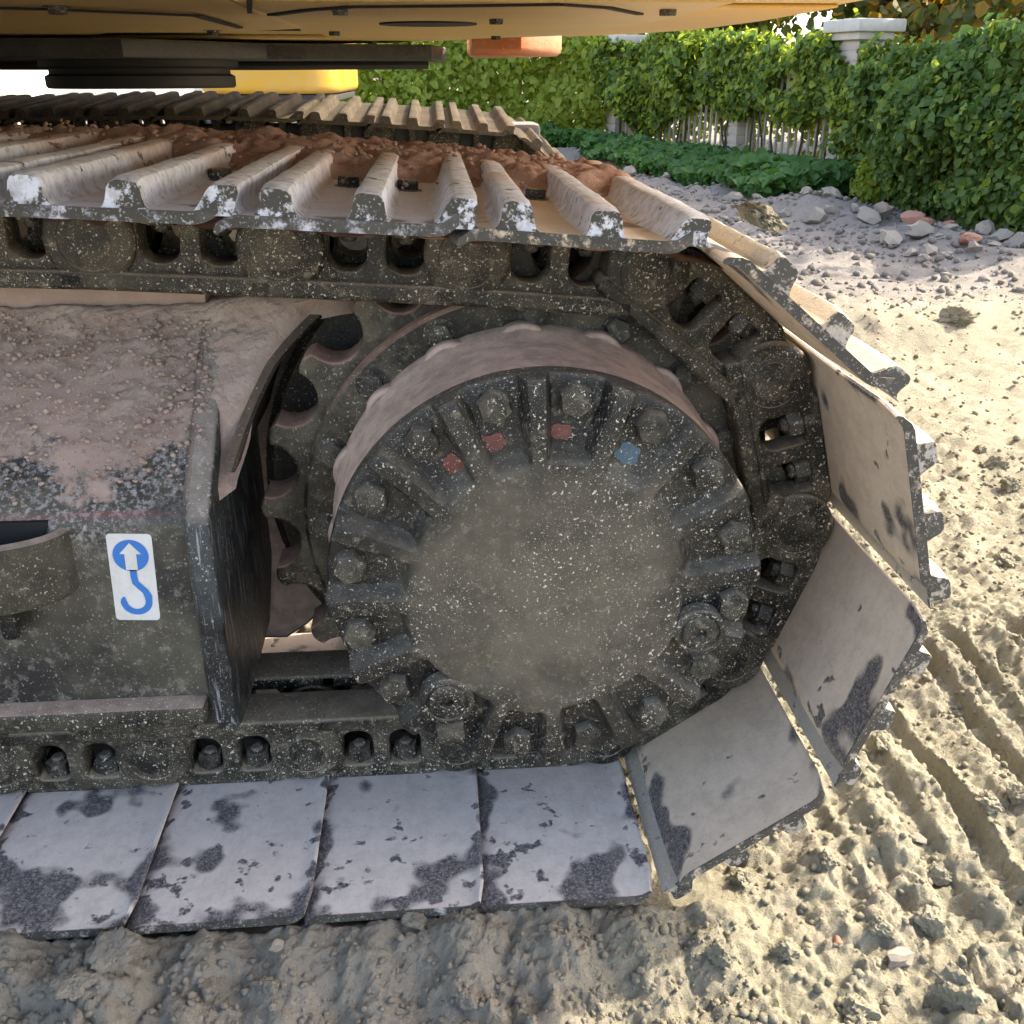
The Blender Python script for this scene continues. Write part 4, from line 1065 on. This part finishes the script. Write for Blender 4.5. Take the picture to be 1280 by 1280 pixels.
vine('bright green vine hedge behind the far track', [(2.9, 13.0), (1.2, 14.2), (-1.2, 15.2)], 12000, c1(-.05), lambda t: 1.62 + .1 * np.sin(t * 8), .55, .11, M_leaf_light, .4, seed=120)
# green ground cover at the fence foot
def cover():
    n = 9000; t = rng.random(n); path = np.array([(4.25, 7.6), FENCE_MID, FENCE_FAR, (2.0, 13.6)]); p = lerp_path(path, t)
    off = rng.random(n) ** .8 * (.95 + .3 * fbm(t * 9, t * 0, 3, 2)); x = p[:, 0] - off; y = p[:, 1] - off * .25
    z = ground_h(x, y) + .02 + .24 * rng.random(n) * (1 - (off / 1.4) ** 2).clip(0.1)
    return leaf_mesh('leaves', np.stack([x, y, z], 1), np.stack([-.3 + rng.normal(0, .4, n), -.5 + rng.normal(0, .4, n), np.full(n, 1.)], 1), .11 * rng.uniform(.6, 1.2, n), M_leaf_cover)
tag(obj('ground_cover', cover()), 'bright green ground cover along the foot of the fence', 'ground cover', kind='stuff')
def shrub(label, x, y, h, w, n, mat, size=.07, group=None, trunk=True):
    root = empty('leafy_shrub', (x, y, gz(x, y) - .02)); tag(root, label, 'shrub', group)
    u = rng.normal(size=(n, 3)); u /= np.linalg.norm(u, axis=1, keepdims=True); r = rng.random(n) ** .4
    lob = 1 + .45 * fbm(u[:, 0] * 2.1 + x, u[:, 2] * 2.1 + u[:, 1] * 1.7, int(abs(x * 10)) + 5, 3)
    P = u * (r * lob)[:, None] * np.array((w, w, h / 2)) + np.array((0, 0, h * .55))
    P[:, 2] = np.maximum(P[:, 2], .02)
    obj('leaves', leaf_mesh('leaves', P, u + np.array((0, 0, .5)) + rng.normal(0, .5, (n, 3)), size * rng.uniform(.6, 1.2, n), mat), root)
    st = MB()
    for k in range(5):
        a = rng.random() * 6.28; st.tube([(0, 0, 0), (.1 * w * math.cos(a), .1 * w * math.sin(a), h * .3), (.45 * w * math.cos(a), .45 * w * math.sin(a), h * .75)], [.02, .014, .005], 6)
    st.build('stem', M_bark, root, 60); return root
shrub('yellow green shrub at the foot of the white pillar', 4.18, 7.35, .42, .16, 700, M_leaf_light, .055)
k = 0
for k, (x, y, h, w) in enumerate(((3.9, 12.9, 1.5, .6), (4.2, 11.3, 1.3, .6), (4.7, 9.6, 1.3, .6), (5.0, 8.4, 1.2, .5))):
    shrub('sunlit yellow green shrub behind the picket fence, ' + order(4)[k] + ' of four', x, y, h, w, 1500, M_leaf_light, .085, 'shrubs behind the fence')

def tree(label, x, y, h, cz, cr, n, mat, mat2, size=.14, seed=0, lean=0):
    rr = random.Random(seed); root = empty('leafy_tree', (x, y, -.1)); tag(root, label, 'tree')
    tr = MB(); top = Vector((lean, 0, h))
    trunk = [Vector((lean * t + .06 * math.sin(t * 5 + seed), .05 * math.cos(t * 4 + seed), h * .85 * t)) for t in (0, .15, .3, .5, .7, .85, 1)]
    tr.tube(trunk, [.13, .11, .10, .085, .06, .04, .02], 10)
    tips = []
    for q in range(9):
        b = trunk[rr.choice((2, 3, 3, 4, 4, 5))]; a = rr.random() * 6.28; ln = cr * rr.uniform(.5, .95)
        e = b + Vector((math.cos(a) * ln, math.sin(a) * ln, ln * rr.uniform(.15, .7)))
        m = (b + e) / 2 + Vector((0, 0, .12)); tr.tube([b, m, e], [.045, .03, .012], 7); tips += [e, m]
    tips += trunk[4:]
    tr.build('trunk', M_bark, root, 60)
    for nm, mt, frac in (('crown', mat, .75), ('crown_tips', mat2, .25)):
        nn = int(n * frac); ci = rng.integers(0, len(tips), nn); C_ = np.array([tips[i][:] for i in ci])
        u = rng.normal(size=(nn, 3)); u /= np.linalg.norm(u, axis=1, keepdims=True)
        P = C_ + u * (rng.random(nn) ** .5 * cr * .48)[:, None] * np.array((1, 1, .8))
        obj(nm, leaf_mesh(nm, P, u + np.array((0, 0, .4)) + rng.normal(0, .5, (nn, 3)), size * rng.uniform(.6, 1.25, nn), mt), root)
    return root
tree('dark leafy tree with yellowing tips behind the right vine', 6.6, 8.6, 3.6, 2.6, 1.7, 3600, M_leaf_tree, M_leaf_yellow, .12, 1)
tree('broad tree with ochre leaves above the white pillar cap', 6.3, 11.0, 3.4, 2.4, 1.7, 3600, M_leaf_tree, M_leaf_yellow, .13, 2)
tree('slender dark tree left of the white pillar cap', 5.0, 13.6, 3.4, 2.4, 1.6, 3800, M_leaf_tree, M_leaf_light, .14, 3)
tree('tall tree standing behind the other trees', 8.2, 14.5, 5.0, 3.2, 2.6, 8000, M_leaf_tree, M_leaf_light, .17, 4)
tree('dark tree at the far right edge behind the vine', 7.2, 6.9, 3.4, 2.4, 1.6, 4200, M_leaf_tree, M_leaf_light, .12, 5)
tree('green tree behind the far hedge', 3.2, 16.8, 4.2, 2.8, 2.4, 7000, M_leaf_tree, M_leaf_light, .17, 6)
tree('light green tree behind the far hedge left end', -.3, 17.8, 4.0, 2.7, 2.4, 7000, M_leaf_light, M_leaf_light, .17, 7)

# picket fence panels and white pillars
def pillar(p, w, h, label):
    root = empty('fence_pillar', (p[0], p[1], -.1)); tag(root, label, 'pillar')
    a = math.atan2(FENCE_FAR[1] - FENCE_MID[1], FENCE_FAR[0] - FENCE_MID[0]); root.rotation_euler.z = a
    MB().box(-w / 2, w / 2, -w / 2, w / 2, 0, h, .012).build('shaft', M_pillar, root)
    for q in range(int(h / .085)):
        MB().box(-w / 2 - .006, w / 2 + .006, -w / 2 - .006, w / 2 + .006, .05 + q * .085, .05 + q * .085 + .068, .006).build('brick_course', M_pillar, root)
    MB().box(-w * .72, w * .72, -w * .72, w * .72, h, h + .06, .012).box(-w * .95, w * .95, -w * .95, w * .95, h + .06, h + .16, .015).build('cap', M_cap, root)
pillar((4.30, 8.25), .26, 1.32, 'white capped pillar wrapped in vine at the middle of the fence')
pillar((3.02, 12.75), .30, 1.35, 'pale pillar with white cap at the far fence corner')
pillar((3.80, 10.0), .16, 1.02, 'slim grey post within the picket fence')
def fence(a, b, label, n):
    a = np.array(a); b = np.array(b); L = np.linalg.norm(b - a); root = empty('picket_fence', (a[0], a[1], -.06)); root.rotation_euler.z = math.atan2(b[1] - a[1], b[0] - a[0]); tag(root, label, 'fence')
    for z in (.20, .98): MB().box(0, L, -.018, .018, z, z + .04, .004).build('rail', M_fence, root)
    pm = MB().box(-.012, .012, -.012, .012, .06, 1.10, .003); pm.add([(-.012, -.012, 1.10), (.012, -.012, 1.10), (.012, .012, 1.10), (-.012, .012, 1.10), (0, 0, 1.17)], [(0, 1, 4), (1, 2, 4), (2, 3, 4), (3, 0, 4)])
    me = pm.data('picket', M_fence)
    for k in range(n): obj('picket', me, root, Matrix.Translation((L * (k + .5) / n, .024, 0)))
    MB().box(-.02, L + .02, -.09, .09, -.15, .10, .01).build('plinth', M_pillar, root)
fence((4.24, 8.42), (3.84, 9.87), 'pale picket fence panel right of the slim grey post', 14)
fence((3.76, 10.13), (3.06, 12.58), 'pale picket fence panel left of the slim grey post', 22)
fence((4.60, 4.7), (4.33, 8.05), 'picket fence panel buried under the dark right vine', 24)
fence((2.85, 13.6), (-1.2, 16.0), 'picket fence buried in the bright hedge behind the far track', 30)

# second yellow machine seen under the upper body
def second_machine():
    root = empty('yellow_machine', (-1.6, 8.0, -.05)); tag(root, 'yellow construction machine glimpsed under the excavator body', 'construction machine')
    def slab(name, poly, z0, z1, mt, bev=.03):
        me = plate([poly], z0, z1, bev, 3)
        for v in me.vertices: v.co = Vector((v.co.x, v.co.z, v.co.y))
        me.flip_normals(); mb = MB(); mb.mesh(me); return mb.build(name, mt, root, 40)
    body = rrect(.22, 1.40, 0, 2.6, .30, 8)
    b = slab('body', body, .86, 1.75, M_yellow_clean, .06)
    slab('lower_body', rrect(.26, 1.36, .04, 2.56, .28, 8), .80, .855, M_rubber, .01)
    MB().box(.3, .85, 1.2, 2.4, 1.76, 2.6, .05).build('cab', M_glass, root)
    pl = MB().box(.42, 1.02, -.012, .0, 1.075, 1.135, .002).build('white_plate', M_white, root)
    rr = random.Random(3); x = .45
    while x < .98:
        w = rr.uniform(.018, .034); MB().box(x, x + w, -.0165, -.0125, 1.085, 1.125, .0).build('print_block', rr.choice((M_redmark, M_blue, M_redmark)), pl, None); x += w + rr.uniform(.008, .02)
    for x in (.12, 1.15):
        me = plate([rrect(-.2, 2.9, .0, .66, .30, 8)], x, x + .36, .02)
        for v in me.vertices: v.co = Vector((v.co.y, v.co.x, v.co.z))
        me.flip_normals(); MB().mesh(me).build('track', M_rubber, root)
    MB().lathe([(0, 0), (.4, 0), (.4, .2), (0, .2)], 40, Matrix.Translation((.81, 1.3, .62)) @ Matrix.Rotation(R(90), 4, 'X')).build('turntable', M_rubber, root)
second_machine()
def building(x0, x1, y, h, label, wins, door=False):
    root = empty('building', ((x0 + x1) / 2, y, -.1)); tag(root, label, 'building'); w = (x1 - x0) / 2
    MB().box(-w, w, 0, 5, 0, h, .02).build('wall', M_wall, root)
    MB().box(-w - .2, w + .2, -.2, 5.2, h, h + .18, .02).build('roof', M_pillar, root)
    for (x, z, ww, hh) in wins:
        f = MB().box(x - ww / 2, x + ww / 2, -.04, .02, z - hh / 2, z + hh / 2, .01).build('window', M_fence, root)
        for s in (-1, 1): MB().box(x + s * ww / 4 - ww / 4 + .03, x + s * ww / 4 + ww / 4 - .03, -.05, -.042, z - hh / 2 + .05, z + hh / 2 - .05, .0).build('pane', M_glass, f, None)
building(-16.5, -6.0, 16.0, 3.2, 'white building at the far left behind the bearing', ((4.05, 1.25, 1.1, 1.1), (1.5, 1.25, 1.1, 1.1), (-1.0, 1.25, 1.1, 1.1)))
building(-3.8, -1.55, 19.0, 2.6, 'small grey white shed between the yellow machine and hedge', ((.7, 1.4, .5, .5),))
